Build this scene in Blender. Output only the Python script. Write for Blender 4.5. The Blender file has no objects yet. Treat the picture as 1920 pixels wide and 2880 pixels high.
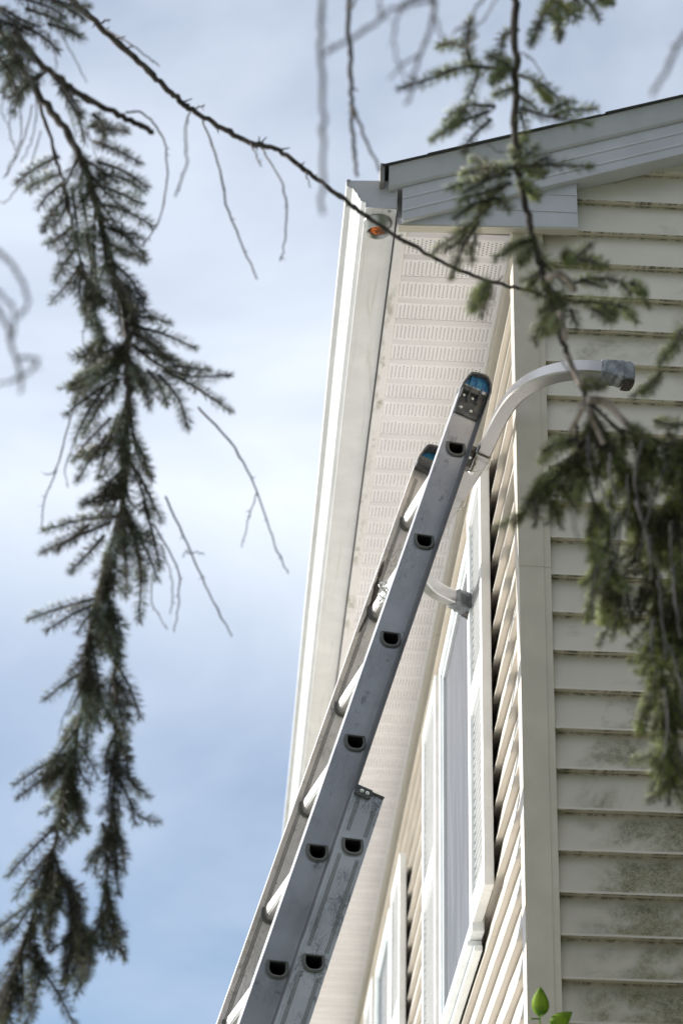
import bpy, bmesh, math, random
import numpy as np
from mathutils import Vector, Matrix

# ------------------------------------------------------------------ camera, sky, sun, exposure
SC = bpy.context.scene
COL = SC.collection
CAM = Vector((-0.6927, -5.4215, 1.6))
RIGHT = Vector((0.998268, -0.056307, 0.01702)); UP = Vector((-0.041975, -0.479157, 0.876725)); FWD = Vector((0.041211, 0.875921, 0.480691))
FPX = 7126.3                      # focal length in pixels of the 1920 x 2880 photograph
EAVE = 5.4442                     # height of the soffit above the ground

cam_data = bpy.data.cameras.new("camera")
cam_data.sensor_fit = 'AUTO'; cam_data.sensor_width = 36.0
cam_data.lens = FPX / 2880 * 36.0
cam_data.clip_start = 0.05; cam_data.clip_end = 3000
cam_data.dof.use_dof = True
cam_data.dof.focus_distance = 6.15
cam_data.dof.aperture_fstop = 5.2
cam = bpy.data.objects.new("camera", cam_data); COL.objects.link(cam)
M = Matrix((RIGHT, UP, -FWD)).transposed().to_4x4(); M.translation = CAM
cam.matrix_world = M
SC.camera = cam

SUN_DIR = Vector((-1.0, 0.44, 0.33)).normalized()     # towards the sun
SUN_EL = math.asin(SUN_DIR.z); SUN_AZ = math.atan2(SUN_DIR.x, SUN_DIR.y)
world = bpy.data.worlds.new("World"); SC.world = world; world.use_nodes = True
wt = world.node_tree; wt.nodes.clear()
def wn(t, **k):
    n = wt.nodes.new(t)
    for a, b in k.items(): setattr(n, a, b)
    return n
w_out = wn("ShaderNodeOutputWorld"); w_bg = wn("ShaderNodeBackground"); w_bg.inputs[1].default_value = 0.118
w_sky = wn("ShaderNodeTexSky", sky_type='NISHITA', sun_disc=False, sun_elevation=SUN_EL, sun_rotation=SUN_AZ % (2*math.pi))
w_sky.altitude = 50; w_sky.air_density = 1.0; w_sky.dust_density = 0.25; w_sky.ozone_density = 3.0
w_tc = wn("ShaderNodeTexCoord")
w_map = wn("ShaderNodeMapping"); w_map.inputs['Scale'].default_value = (1.5, 1.2, 3.0); w_map.inputs['Location'].default_value = (0.35, 0.1, 0.48)
w_map.inputs['Rotation'].default_value = (0.0, 0.22, 0.0)
w_n = wn("ShaderNodeTexNoise"); w_n.inputs['Scale'].default_value = 3.4; w_n.inputs['Detail'].default_value = 6; w_n.inputs['Roughness'].default_value = 0.5; w_n.inputs['Distortion'].default_value = 0.4
w_ramp = wn("ShaderNodeValToRGB")
w_ramp.color_ramp.elements[0].position = 0.34; w_ramp.color_ramp.elements[0].color = (0, 0, 0, 1)
w_ramp.color_ramp.elements[1].position = 0.68; w_ramp.color_ramp.elements[1].color = (1, 1, 1, 1)
# a bank of thin cloud lies across the sky at about 30 degrees of height
w_sep = wn("ShaderNodeSeparateXYZ")
w_bank = wn("ShaderNodeValToRGB")
for i, (p, c) in enumerate(((0.0, .45), (0.30, .13), (0.385, .12), (0.485, .84), (0.56, .60), (0.66, .30), (0.82, 1.0))):  # last stop: overhead cloud out of view, added for more light from above
    e = w_bank.color_ramp.elements[i] if i < 2 else w_bank.color_ramp.elements.new(p)
    e.position = p; e.color = (c, c, c, 1)
w_add = wn("ShaderNodeMath", operation='MULTIPLY_ADD'); w_add.inputs[1].default_value = 0.42
w_mul = wn("ShaderNodeMath", operation='MULTIPLY'); w_mul.inputs[1].default_value = 0.72; w_mul.use_clamp = True
w_mix = wn("ShaderNodeMix", data_type='RGBA'); w_mix.inputs[7].default_value = (7.4, 7.85, 8.5, 1)
L = wt.links.new
L(w_tc.outputs['Generated'], w_map.inputs[0]); L(w_map.outputs[0], w_n.inputs[0]); L(w_n.outputs[0], w_ramp.inputs[0])
L(w_tc.outputs['Generated'], w_sep.inputs[0]); L(w_sep.outputs[2], w_bank.inputs[0])
L(w_ramp.outputs[0], w_add.inputs[0]); L(w_bank.outputs[0], w_add.inputs[2]); L(w_add.outputs[0], w_mul.inputs[0])
L(w_mul.outputs[0], w_mix.inputs[0]); L(w_sky.outputs[0], w_mix.inputs[6]); L(w_mix.outputs[2], w_bg.inputs[0]); L(w_bg.outputs[0], w_out.inputs[0])

sun_data = bpy.data.lights.new("sun", 'SUN'); sun_data.energy = 5.0; sun_data.angle = math.radians(0.53); sun_data.color = (1.0, 0.97, 0.93)
sun = bpy.data.objects.new("sun", sun_data); COL.objects.link(sun)
sun.rotation_euler = SUN_DIR.to_track_quat('Z', 'Y').to_euler(); sun.location = (-30, 12, 15)

SC.view_settings.view_transform = 'Standard'; SC.view_settings.look = 'None'
SC.view_settings.gamma = 1.0; SC.view_settings.exposure = 0.4
SC.render.engine = 'CYCLES'

random.seed(7); RNG = np.random.default_rng(7)

# ------------------------------------------------------------------ helpers
class MB:
    """collects shapes into one mesh object"""
    def __init__(s): s.v = []; s.f = []; s.m = []; s.sm = []
    def add(s, vs, fs, mat=0, smooth=False):
        o = len(s.v); s.v += [tuple(x) for x in vs]
        s.f += [tuple(i + o for i in f) for f in fs]; s.m += [mat]*len(fs); s.sm += [smooth]*len(fs)
    def box(s, x0, x1, y0, y1, z0, z1, mat=0):
        s.add([(x0,y0,z0),(x1,y0,z0),(x1,y1,z0),(x0,y1,z0),(x0,y0,z1),(x1,y0,z1),(x1,y1,z1),(x0,y1,z1)],
              [(0,3,2,1),(4,5,6,7),(0,1,5,4),(1,2,6,5),(2,3,7,6),(3,0,4,7)], mat)
    def loft(s, rings, mat=0, smooth=True, closed=True, cap=True):
        n = len(rings[0]); vs = [p for r in rings for p in r]; fs = []
        for i in range(len(rings)-1):
            for j in range(n if closed else n-1):
                a = i*n+j; b = i*n+(j+1) % n
                fs.append((a, b, b+n, a+n))
        s.add(vs, fs, mat, smooth)
        if cap and closed:
            o = len(s.v)-len(vs)
            s.f.append(tuple(o+j for j in reversed(range(n)))); s.m.append(mat); s.sm.append(False)
            k = o+(len(rings)-1)*n
            s.f.append(tuple(k+j for j in range(n))); s.m.append(mat); s.sm.append(False)
    def tube(s, pts, radii, seg=8, mat=0, cap=True):
        pts = [Vector(p) for p in pts]; rings = []
        if not hasattr(radii, '__len__'): radii = [radii]*len(pts)
        ref = None
        for i, p in enumerate(pts):
            t = (pts[min(i+1, len(pts)-1)]-pts[max(i-1, 0)]).normalized()
            if ref is None:
                ref = t.cross(Vector((0, 0, 1))) if abs(t.z) < .9 else t.cross(Vector((1, 0, 0)))
            ref = (ref-t*ref.dot(t)).normalized(); b = t.cross(ref)
            rings.append([p+(ref*math.cos(a)+b*math.sin(a))*radii[i] for a in (2*math.pi*k/seg for k in range(seg))])
        s.loft(rings, mat, True, True, cap)
    def extrude(s, prof, axis, a0, a1, mat=0, closed=True, cap=True, smooth=False, cuts=1):
        """profile of 2-tuples swept along an axis: 'y' takes (x,z), 'x' takes (y,z), 'z' takes (x,y)"""
        def pt(q, t): return {'y': (q[0], t, q[1]), 'x': (t, q[0], q[1]), 'z': (q[0], q[1], t)}[axis]
        s.loft([[pt(q, a0+(a1-a0)*i/cuts) for q in prof] for i in range(cuts+1)], mat, smooth, closed, cap)
    def build(s, name, mats, parent=None, bevel=0.0, autos=False):
        me = bpy.data.meshes.new(name); me.from_pydata(s.v, [], s.f)
        for m in (mats if isinstance(mats, (list, tuple)) else [mats]): me.materials.append(m)
        me.polygons.foreach_set('material_index', s.m); me.polygons.foreach_set('use_smooth', s.sm)
        bm = bmesh.new(); bm.from_mesh(me); bmesh.ops.recalc_face_normals(bm, faces=bm.faces); bm.to_mesh(me); bm.free()
        me.update()
        o = bpy.data.objects.new(name, me); COL.objects.link(o)
        if parent: o.parent = parent
        if bevel:
            b = o.modifiers.new('bevel', 'BEVEL'); b.width = bevel; b.segments = 2; b.limit_method = 'ANGLE'; b.angle_limit = math.radians(40)
        return o

def empty(name, loc=(0, 0, 0)):
    o = bpy.data.objects.new(name, None); COL.objects.link(o); o.location = loc; o.empty_display_size = .1; return o
def tag(o, label=None, cat=None, group=None, kind=None):
    if label: o['label'] = label
    if cat: o['category'] = cat
    if group: o['group'] = group
    if kind: o['kind'] = kind
    return o
def spot(dx, dy, dist):
    """world point seen at (dx, dy) of the photograph (1568 wide) and `dist` metres along the view axis"""
    x, y = dx*1920/1568, dy*1920/1568
    return CAM + (FWD + RIGHT*((x-960)/FPX) + UP*((1440-y)/FPX))*dist

# ------------------------------------------------------------------ materials
class NT:
    def __init__(s, name):
        s.m = bpy.data.materials.new(name); s.m.use_nodes = True; s.t = s.m.node_tree; s.t.nodes.clear()
        s.out = s.n("ShaderNodeOutputMaterial"); s.b = s.n("ShaderNodeBsdfPrincipled"); s.l(s.b.outputs[0], s.out.inputs[0])
        s.tc = s.n("ShaderNodeTexCoord").outputs['Object']
    def n(s, t, **k):
        n = s.t.nodes.new(t)
        for a, b in k.items(): setattr(n, a, b)
        return n
    def l(s, a, b): s.t.links.new(a, b)
    def put(s, sock, val):
        if hasattr(val, 'links'): s.l(val, sock)
        else: sock.default_value = val
    def math(s, op, a, b=0.0, c=0.0, clamp=False):
        n = s.n("ShaderNodeMath", operation=op, use_clamp=clamp)
        for i, q in enumerate((a, b, c)): s.put(n.inputs[i], q)
        return n.outputs[0]
    def xyz(s, v=None):
        n = s.n("ShaderNodeSeparateXYZ"); s.l(v or s.tc, n.inputs[0]); return n.outputs
    def comb(s, x, y, z):
        n = s.n("ShaderNodeCombineXYZ")
        for i, q in enumerate((x, y, z)): s.put(n.inputs[i], q)
        return n.outputs[0]
    def mapv(s, scale, v=None, loc=(0, 0, 0), rot=(0, 0, 0)):
        n = s.n("ShaderNodeMapping"); n.inputs['Scale'].default_value = scale; n.inputs['Location'].default_value = loc; n.inputs['Rotation'].default_value = rot
        s.l(v or s.tc, n.inputs[0]); return n.outputs[0]
    def noise(s, scale, v=None, detail=3, rough=.55, dist=0.0):
        n = s.n("ShaderNodeTexNoise"); n.inputs['Scale'].default_value = scale; n.inputs['Detail'].default_value = detail
        n.inputs['Roughness'].default_value = rough; n.inputs['Distortion'].default_value = dist
        s.l(v or s.tc, n.inputs[0]); return n.outputs[0]
    def ramp(s, v, stops):
        n = s.n("ShaderNodeValToRGB"); cr = n.color_ramp
        while len(cr.elements) < len(stops): cr.elements.new(.5)
        for e, (p, c) in zip(cr.elements, stops):
            e.position = p; e.color = (c, c, c, 1) if not hasattr(c, '__len__') else (*c, 1)
        s.put(n.inputs[0], v); return n.outputs[0]
    def step(s, v, lo, hi):
        n = s.n("ShaderNodeMapRange", interpolation_type='SMOOTHSTEP', clamp=True)
        flip = lo > hi; a, b = (hi, lo) if flip else (lo, hi)
        s.put(n.inputs['Value'], v); n.inputs['From Min'].default_value = a; n.inputs['From Max'].default_value = b
        n.inputs['To Min'].default_value = 1.0 if flip else 0.0; n.inputs['To Max'].default_value = 0.0 if flip else 1.0
        return n.outputs['Result']
    def mix(s, f, a, b):
        n = s.n("ShaderNodeMix", data_type='RGBA'); s.put(n.inputs[0], f)
        for i, q in ((6, a), (7, b)):
            if hasattr(q, 'links'): s.l(q, n.inputs[i])
            else: n.inputs[i].default_value = (*q, 1)
        return n.outputs[2]
    def color(s, c):
        if hasattr(c, 'links'): s.l(c, s.b.inputs['Base Color'])
        else: s.b.inputs['Base Color'].default_value = (*c, 1)
    def set(s, **k):
        for a, q in k.items(): s.put(s.b.inputs[a.replace('_', ' ')], q)
    def bump(s, h, strength=.3, dist=.002):
        n = s.n("ShaderNodeBump"); n.inputs['Strength'].default_value = strength; n.inputs['Distance'].default_value = dist
        s.l(h, n.inputs['Height']); s.l(n.outputs[0], s.b.inputs['Normal'])

MAT = {}
def vinyl(name, base, axis, stain_shade=0.0, shade=0.0):
    """clapboard vinyl: embossed grain along the boards, specks of dirt, optional mildew and painted shade"""
    k = NT(name); x, y, z = k.xyz()
    run = x if axis == 'x' else y
    course = k.math('FLOOR', k.math('DIVIDE', k.math('SUBTRACT', z, EAVE if axis == 'x' else EAVE-.033), .1016))
    inb = k.math('SUBTRACT', k.math('DIVIDE', k.math('SUBTRACT', z, EAVE if axis == 'x' else EAVE-.033), .1016), course)
    cv = k.comb(run, k.math('MULTIPLY', course, 3.71), z)
    grain = k.noise(1.0, k.mapv((7, 1, 260), k.comb(run, k.math('MULTIPLY', course, 9.1), z)), 3, .6, .6)
    soft = k.noise(5.0, cv, 3)
    col = k.mix(k.step(soft, .3, .75), tuple(c*.93 for c in base), tuple(min(1, c*1.05) for c in base))
    speck = k.step(k.noise(150, cv, 2, .5), .765, .80)
    col = k.mix(k.math('MULTIPLY', speck, .75), col, (.05, .04, .03))
    if stain_shade:
        low = k.math('MULTIPLY', k.math('SUBTRACT', EAVE-.1, z), .125)
        side = k.math('MULTIPLY', k.math('SUBTRACT', run, .38), .45)
        big = k.noise(6.0, k.comb(k.math('MULTIPLY', run, .62), k.math('MULTIPLY', course, 5.37), k.math('MULTIPLY', z, .8)), 4, .6, .5)
        amt = k.step(k.math('ADD', big, k.math('ADD', low, side)), .53, .76)
        amt = k.math('MULTIPLY', amt, k.step(run, .085, .17))
        band = k.math('MULTIPLY', k.step(inb, .02, .10), k.math('SUBTRACT', 1.0, k.math('MULTIPLY', k.step(inb, .72, .97), .8)))
        fine = k.noise(420, k.mapv((.55, 1, 1.0), cv), 4, .75)
        mid = k.noise(70, cv, 4, .7)
        mask = k.math('MULTIPLY', k.math('MULTIPLY', amt, band), k.step(k.math('ADD', k.math('MULTIPLY', fine, .6), k.math('MULTIPLY', mid, .55)), .44, .72))
        dirtc = k.mix(k.step(k.noise(16, cv, 3), .35, .65), (.125, .112, .030), (.078, .074, .036))
        grime_shade = k.math('MULTIPLY', k.step(k.math('ADD', k.math('SUBTRACT', EAVE, z), k.math('MULTIPLY', soft, .6)), .5, 2.7), .55)  # shade on the lower wall painted in, browner and darker downwards
        col = k.mix(grime_shade, col, (.38, .325, .25))
        film = k.math('MULTIPLY', k.math('MULTIPLY', amt, band), .62)
        col = k.mix(film, col, (.225, .195, .095))
        col = k.mix(k.math('MULTIPLY', mask, .9), col, dirtc)
        # dirt and painted shade at the lap of each board
        lap = k.math('MULTIPLY', k.step(k.math('ABSOLUTE', k.math('SUBTRACT', inb, .985)), .10, .0), k.step(k.noise(45, cv, 4, .7), .40, .64))
        col = k.mix(k.math('MULTIPLY', lap, .8), col, (.06, .048, .03))
    k.color(col); k.set(Roughness=.42, Specular_IOR_Level=.4)
    k.bump(grain, .16 if axis == 'x' else .08, .0016)
    MAT[name] = k.m
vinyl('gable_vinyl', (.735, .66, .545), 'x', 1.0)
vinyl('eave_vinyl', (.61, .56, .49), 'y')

def paint(name, base, rough=.4, spots=.6, metal=0.0, streak=None):
    k = NT(name)
    a = k.noise(9, None, 4, .6)
    col = k.mix(k.step(a, .3, .75), tuple(c*.92 for c in base), tuple(min(1, c*1.04) for c in base))
    sp = k.step(k.noise(130, None, 2, .5), .77, .81)
    col = k.mix(k.math('MULTIPLY', sp, spots), col, (.07, .06, .05))
    if streak:
        st = k.noise(1.0, k.mapv(streak), 4, .65, .8)
        col = k.mix(k.math('MULTIPLY', k.step(st, .55, .72), .45), col, (.42, .40, .33))
    k.color(col); k.set(Roughness=rough, Metallic=metal)
    k.bump(k.noise(60, None, 2), .05, .001)
    MAT[name] = k.m
paint('post_vinyl', (.68, .59, .475), .38)
paint('trim_metal', (.60, .585, .595), .36, .3)
paint('trim_underside', (.62, .57, .48), .45, .6)
paint('gutter_white', (.76, .755, .755), .28, .15, 0.0, (55, 2.2, 30))
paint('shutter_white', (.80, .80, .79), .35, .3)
paint('louver_shaded', (.60, .60, .59), .4, .3)  # shutter white darkened: shade between the slats put into the paint
paint('window_white', (.84, .87, .87), .3, .1)
paint('foundation_grey', (.35, .34, .32), .8)
paint('outlet_steel', (.45, .46, .46), .35, .9, .7)

k = NT('soffit_trim'); x, y, z = k.xyz()
g = k.noise(26, k.mapv((1, .45, 1)), 5, .7, .3)
edge = k.step(k.math('ADD', x, k.math('MULTIPLY', k.noise(7, None, 3), .03)), -.264, -.280)
mold = k.math('MULTIPLY', k.math('MULTIPLY', k.step(g, .42, .62), edge), k.step(k.noise(2.1, k.comb(0.0, y, 0.0), 2), .40, .60))
k.color(k.mix(k.math('MULTIPLY', mold, .9), (.85, .815, .81), (.30, .28, .18))); k.set(Roughness=.5); MAT['soffit_trim'] = k.m

k = NT('soffit_vinyl'); x, y, z = k.xyz()
colid = k.math('FLOOR', k.math('DIVIDE', x, .0109)); par = k.math('MODULO', k.math('ADD', colid, 4000.0), 2.0)
fx = k.math('SUBTRACT', k.math('DIVIDE', x, .0109), k.math('ADD', colid, .5))
ym = k.math('MODULO', k.math('ADD', y, 10.5-.667), .105)
yy = k.math('DIVIDE', k.math('SUBTRACT', k.math('SUBTRACT', ym, .0335), k.math('MULTIPLY', par, .0048)), .0106)
fy = k.math('SUBTRACT', yy, k.math('ADD', k.math('FLOOR', yy), .5))
d = k.math('SQRT', k.math('ADD', k.math('POWER', k.math('ABSOLUTE', fx), 2.0), k.math('POWER', k.math('ABSOLUTE', fy), 2.0)))
inband = k.math('MULTIPLY', k.math('GREATER_THAN', yy, 0.0), k.math('LESS_THAN', yy, 6.0))
hole = k.math('MULTIPLY', k.math('MULTIPLY', k.step(d, .24, .16), inband), k.math('LESS_THAN', x, -.013))
a = k.noise(6, None, 3)
base = k.mix(k.step(a, .3, .75), (.85, .82, .835), (.92, .89, .905))
k.color(k.mix(k.math('MAXIMUM', hole, k.math('MULTIPLY', k.step(k.noise(38, None, 4, .7), .70, .78), .55)), base, (.012, .010, .008))); k.set(Roughness=.5); MAT['soffit_vinyl'] = k.m

def aluminium(name, base, rough, scratch, grime_shade=.5, metal=.85, axis_scale=(60, 60, 9)):
    k = NT(name)
    brushed = k.noise(1.0, k.mapv((240, 240, 14)), 3, .6)
    blotch = k.noise(7.0, None, 4, .6)
    col = k.mix(k.step(blotch, .3, .72), tuple(c*.80 for c in base), base)
    if scratch:
        s1 = k.noise(1.0, k.mapv((38, 38, 8), None, (0, 0, 0), (.5, .4, .2)), 5, .75, 2.2)
        ln = k.step(k.math('ABSOLUTE', k.math('SUBTRACT', s1, .5)), .030, .010)
        ok = k.step(k.noise(9, None, 2), .47, .58)
        col = k.mix(k.math('MULTIPLY', k.math('MULTIPLY', ln, ok), .75*scratch), col, (.07, .07, .075))
        pt = k.step(k.noise(95, k.mapv((1, 1, .6)), 3, .7), .70, .76)
        col = k.mix(k.math('MULTIPLY', pt, .7), col, (.06, .06, .065))
        sm = k.math('MULTIPLY', k.step(k.noise(26, k.mapv((1, 1, .6)), 4, .75), .58, .70), .6)
        col = k.mix(sm, col, (.14, .14, .15))
    dirt = k.step(k.noise(13, k.mapv((1, 1, .4)), 5, .7), .60, .76)
    col = k.mix(k.math('MULTIPLY', dirt, grime_shade*.5), col, (.22, .19, .16))
    k.color(col); k.set(Metallic=metal, Roughness=k.math('ADD', rough, k.math('MULTIPLY', k.math('SUBTRACT', blotch, .5), .25)))
    k.bump(brushed, .06, .0006)
    MAT[name] = k.m
aluminium('fly_aluminium', (.50, .495, .51), .46, .30, .8)
aluminium('flange_shaded', (.22, .215, .21), .6, .3, .9)  # rail metal darkened: shade in the flange corner painted in
aluminium('base_aluminium', (.60, .595, .60), .50, 1.0, .5, .6)
aluminium('rung_aluminium', (.80, .78, .76), .36, .0, .5)
aluminium('inner_aluminium', (.84, .80, .77), .42, .5, .7, .35)  # paler than the near rail: bounced light put into the colour
aluminium('arm_aluminium', (.55, .525, .505), .31, .0, .7, 1.0)
aluminium('ferrule_metal', (.20, .195, .175), .5, .0, .9, .6)

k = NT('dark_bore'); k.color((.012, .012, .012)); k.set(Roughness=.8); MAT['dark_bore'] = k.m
k = NT('cap_rubber'); k.color(k.mix(k.step(k.noise(40, None, 5, .7), .4, .7), (.055, .057, .062), (.16, .155, .145))); k.set(Roughness=.55); MAT['cap_rubber'] = k.m
k = NT('cap_blue'); k.color(k.mix(k.step(k.noise(60, k.mapv((1, 1, 2.0)), 4, .7), .38, .62), (.03, .13, .40), (.04, .30, .48))); k.set(Roughness=.5); MAT['cap_blue'] = k.m
k = NT('steel_bright'); k.color((.72, .72, .68)); k.set(Metallic=1.0, Roughness=.28); MAT['steel_bright'] = k.m
k = NT('duct_tape'); k.color(k.mix(k.step(k.noise(30, None, 4), .35, .7), (.15, .152, .16), (.34, .345, .36))); k.set(Roughness=.45, Metallic=.25)
k.bump(k.noise(75, None, 4, .7, 1.5), .8, .004); MAT['duct_tape'] = k.m
k = NT('torn_foam'); k.color(k.mix(k.step(k.noise(260, None, 4, .8), .42, .6), (.012, .010, .009), (.16, .13, .11))); k.set(Roughness=.9); k.bump(k.noise(220, None, 4, .8), 1.0, .006); MAT['torn_foam'] = k.m

k = NT('shingle'); k.color(k.mix(k.step(k.noise(350, None, 3, .8), .35, .65), (.018, .018, .018), (.11, .11, .105))); k.set(Roughness=.9); k.bump(k.noise(300, None, 3), .8, .003); MAT['shingle'] = k.m
k = NT('drip_metal'); k.color((.24, .22, .205)); k.set(Roughness=.5); MAT['drip_metal'] = k.m

k = NT('sunlit_film'); x, y, z = k.xyz()
w = k.noise(1.0, k.mapv((1, 8.5, 1.1)), 4, .55, 2.2)
k.color(k.mix(k.step(w, .35, .70), (.085, .085, .092), (.140, .140, .152))); k.set(Roughness=.5, Specular_IOR_Level=.25)  # paler streaks paint the sun on the wrinkles of the plastic film
k.bump(w, .16, .010); MAT['sunlit_film'] = k.m
k = NT('dark_glass'); k.color((.16, .17, .19)); k.set(Roughness=.12, Specular_IOR_Level=.6); MAT['dark_glass'] = k.m

k = NT('orange_leaf'); k.color(k.mix(k.step(k.noise(55, None, 4, .7), .40, .62), (.10, .05, .03), (.85, .20, .02))); k.set(Roughness=.6); MAT['orange_leaf'] = k.m

def needle_mat(name, stops, trans=.25):
    k = NT(name); gm = k.n("ShaderNodeNewGeometry"); big = k.noise(13.0, None, 2)
    r = k.math('ADD', k.math('MULTIPLY', gm.outputs['Random Per Island'], .50), k.math('MULTIPLY', k.step(big, .3, .7), .50))
    c = k.ramp(r, stops); k.color(c); k.set(Roughness=.30, Specular_IOR_Level=.8)
    tr = k.n("ShaderNodeBsdfTranslucent"); k.l(c, tr.inputs[0])
    mx = k.n("ShaderNodeMixShader"); mx.inputs[0].default_value = trans
    k.l(k.b.outputs[0], mx.inputs[1]); k.l(tr.outputs[0], mx.inputs[2]); k.l(mx.outputs[0], k.out.inputs[0]); MAT[name] = k.m
needle_mat('blue_needles', [(0.0, (.06, .045, .032)), (.30, (.13, .115, .08)), (.50, (.22, .235, .17)), (.66, (.30, .30, .10)), (.76, (.34, .42, .39)), (1.0, (.66, .74, .70))], .4)  # palest stops paint sunlit teal highlights on random needles
needle_mat('green_needles', [(0.0, (.06, .042, .028)), (.26, (.15, .125, .065)), (.44, (.20, .24, .085)), (.62, (.42, .46, .12)), (.78, (.30, .34, .18)), (.88, (.62, .68, .46)), (1.0, (.66, .55, .36))], .45)
def bark(name, a, b):
    k = NT(name); n = k.noise(45, k.mapv((1, 1, .5)), 4, .7); k.color(k.mix(k.step(n, .35, .68), a, b)); k.set(Roughness=.85); k.bump(n, .6, .003); MAT[name] = k.m
bark('spruce_bark', (.035, .028, .024), (.11, .09, .075))
bark('pale_bark', (.16, .125, .10), (.42, .34, .29))
bark('dead_wood', (.07, .062, .06), (.17, .155, .15))
k = NT('fresh_leaf'); n = k.noise(30, None, 4); c = k.mix(k.step(n, .42, .66), (.27, .40, .03), (.13, .25, .02)); k.color(c); k.set(Roughness=.62, Specular_IOR_Level=.25)
tr = k.n("ShaderNodeBsdfTranslucent"); k.l(c, tr.inputs[0]); mx = k.n("ShaderNodeMixShader"); mx.inputs[0].default_value = .45
k.l(k.b.outputs[0], mx.inputs[1]); k.l(tr.outputs[0], mx.inputs[2]); k.l(mx.outputs[0], k.out.inputs[0]); MAT['fresh_leaf'] = k.m
k = NT('far_foliage'); k.color((.05, .07, .035)); k.set(Roughness=.8); MAT['far_foliage'] = k.m
k = NT('mud'); k.color(k.mix(k.step(k.noise(300, None, 4, .8), .4, .6), (.05, .04, .032), (.22, .185, .16))); k.set(Roughness=.95); k.bump(k.noise(350, None, 3, .8), 1.0, .003); MAT['mud'] = k.m
k = NT('bounce_pale'); n = k.noise(2.2, None, 6, .7); k.color(k.mix(k.step(n, .3, .7), (.50, .49, .46), (.64, .63, .60))); k.set(Roughness=.9); MAT['bounce_pale'] = k.m
k = NT('lawn'); n = k.noise(3.0, None, 6, .7); k.color(k.mix(k.step(n, .3, .7), (.05, .08, .02), (.11, .14, .05))); k.set(Roughness=.9); MAT['lawn'] = k.m

# ------------------------------------------------------------------ ground
g = MB(); g.box(-900, 900, -900, 900, -1.0, 0.0); tag(g.build('ground', MAT['lawn']), kind='structure')
g = MB(); g.add([(-9, -9, .004), (-.3, -9, .004), (-.3, 13, .004), (-9, 13, .004)], [(0, 1, 2, 3)]); tag(g.build('bounce_sheet', MAT['bounce_pale']), kind='structure')  # unseen pale sheet added to throw light up at the soffit

# ------------------------------------------------------------------ house
house = tag(empty('house', (0, 0, 0)), 'two storey house corner in cream clapboard siding with white gutter, shutters and vented soffit', 'house')
E0 = EAVE; S = .1016; PITCH = .346; RIDGE = 4.2; DEEP = 12.0
def rake_z(x): return E0 + .132 + PITCH*(x+.334)

core = MB()
core.box(.03, 8.3, .03, DEEP, .0, E0+.10)
core.build('foundation', MAT['foundation_grey'], house)

# clapboards: each course laps the one below and leans back to its top edge
gab = MB(); xs = [.0735, .13, .19, .26, .34, .43, .54, .7, 1.0, 1.6, 2.6, 4.2, 6.2, 8.3]
for kk in range(-48, 17):
    z = E0 + S*kk; rng = random.Random(kk)
    x_lo = max(.0735, (z - E0 - .132 + .17)/PITCH - .334 - .05) if z > E0 else .0735
    x_hi = 8.3 if z < E0 else 2*RIDGE - x_lo
    if x_hi <= x_lo: continue
    cuts = [x_lo] + [q for q in xs if x_lo+.02 < q < x_hi-.02] + [x_hi]
    prof = [(.0200, S+.003), (.0022, .006), (.0004, .0028), (0.0, .0005), (.0012, -.0004), (.0200, .0010)]
    rings = []
    for q in cuts:
        w = rng.uniform(-.0009, .0009); h = rng.uniform(-.0007, .0007)
        rings.append([(q, y+w, z+zz+h) for y, zz in prof])
    gab.loft(rings, 0, False, False, False)
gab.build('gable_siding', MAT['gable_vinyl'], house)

eav = MB(); ys = [.075, .13, .2, .3, .42, .55, .7, .9, 1.2, 1.6, 2.1, 2.7, 3.4, 4.3, 5.4, 7, 9, DEEP]
for kk in range(0, 48):
    z = E0 - .033 - S*kk; rng = random.Random(900+kk)
    prof = [(.0245, S+.004), (.0066, .0075), (.0046, .0042), (.0040, .0012), (.0050, -.0008), (.0080, -.0012), (.0245, .0006)]
    rings = []
    for q in ys:
        w = rng.uniform(-.0009, .0009); h = rng.uniform(-.0007, .0007)
        rings.append([(x+w, q, z+zz+h) for x, zz in prof])
    eav.loft(rings, 0, True, False, False)
eav.build('eave_siding', MAT['eave_vinyl'], house)

post = MB()
def post_piece(z0, z1, o):
    prof = [(-.006-o, -.006-o), (.0555, -.006-o), (.0562, -.0035-o), (.0728, -.0035-o), (.0732, .012), (.03, .012), (.03, .03),
            (.016, .074), (-.0025-o, .0735), (-.0025-o, .0562), (-.006-o, .0555)]
    post.extrude(prof, 'z', z0, z1)
post_piece(.45, E0-.995, 0.0); post_piece(E0-1.0, E0-.004, .0012)
post.build('corner_post', MAT['post_vinyl'], house, bevel=.0012)

# vented soffit: flat perforated pans between narrow recessed grooves
sof = MB(); prof = []; q = .667 - .105*8
while q < DEEP:
    if len(prof) % 12 == 0: prof += [(q-.0016, E0), (q-.0014, E0-.0026), (q-.0002, E0-.0026), (q, E0+.0002)]
    prof += [(q, E0), (q+.0015, E0+.0105), (q+.013, E0+.0115), (q+.027, E0+.0005)]
    q += .105
prof = [p for p in prof if p[0] >= .0]
nc = 7
sof.loft([[(-.283+.278*i/nc, y, z) for y, z in prof] for i in range(nc+1)], 0, False, False, False)
so = sof.build('soffit', MAT['soffit_vinyl'], house)
st = MB()
st.extrude([(-.3065, E0-.004), (-.281, E0-.006), (-.278, E0-.003), (-.278, E0+.004), (-.3065, E0+.004)], 'y', .0, DEEP)
st.extrude([(-.0085, E0-.003), (-.006, E0-.0065), (.012, E0-.0065), (.012, E0+.004), (-.0085, E0+.004)], 'y', .0, DEEP)
st.extrude([(-.3065, E0-.005), (.0, E0-.005), (.0, E0+.004), (-.3065, E0+.004)], 'y', -.0005, .022)
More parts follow.
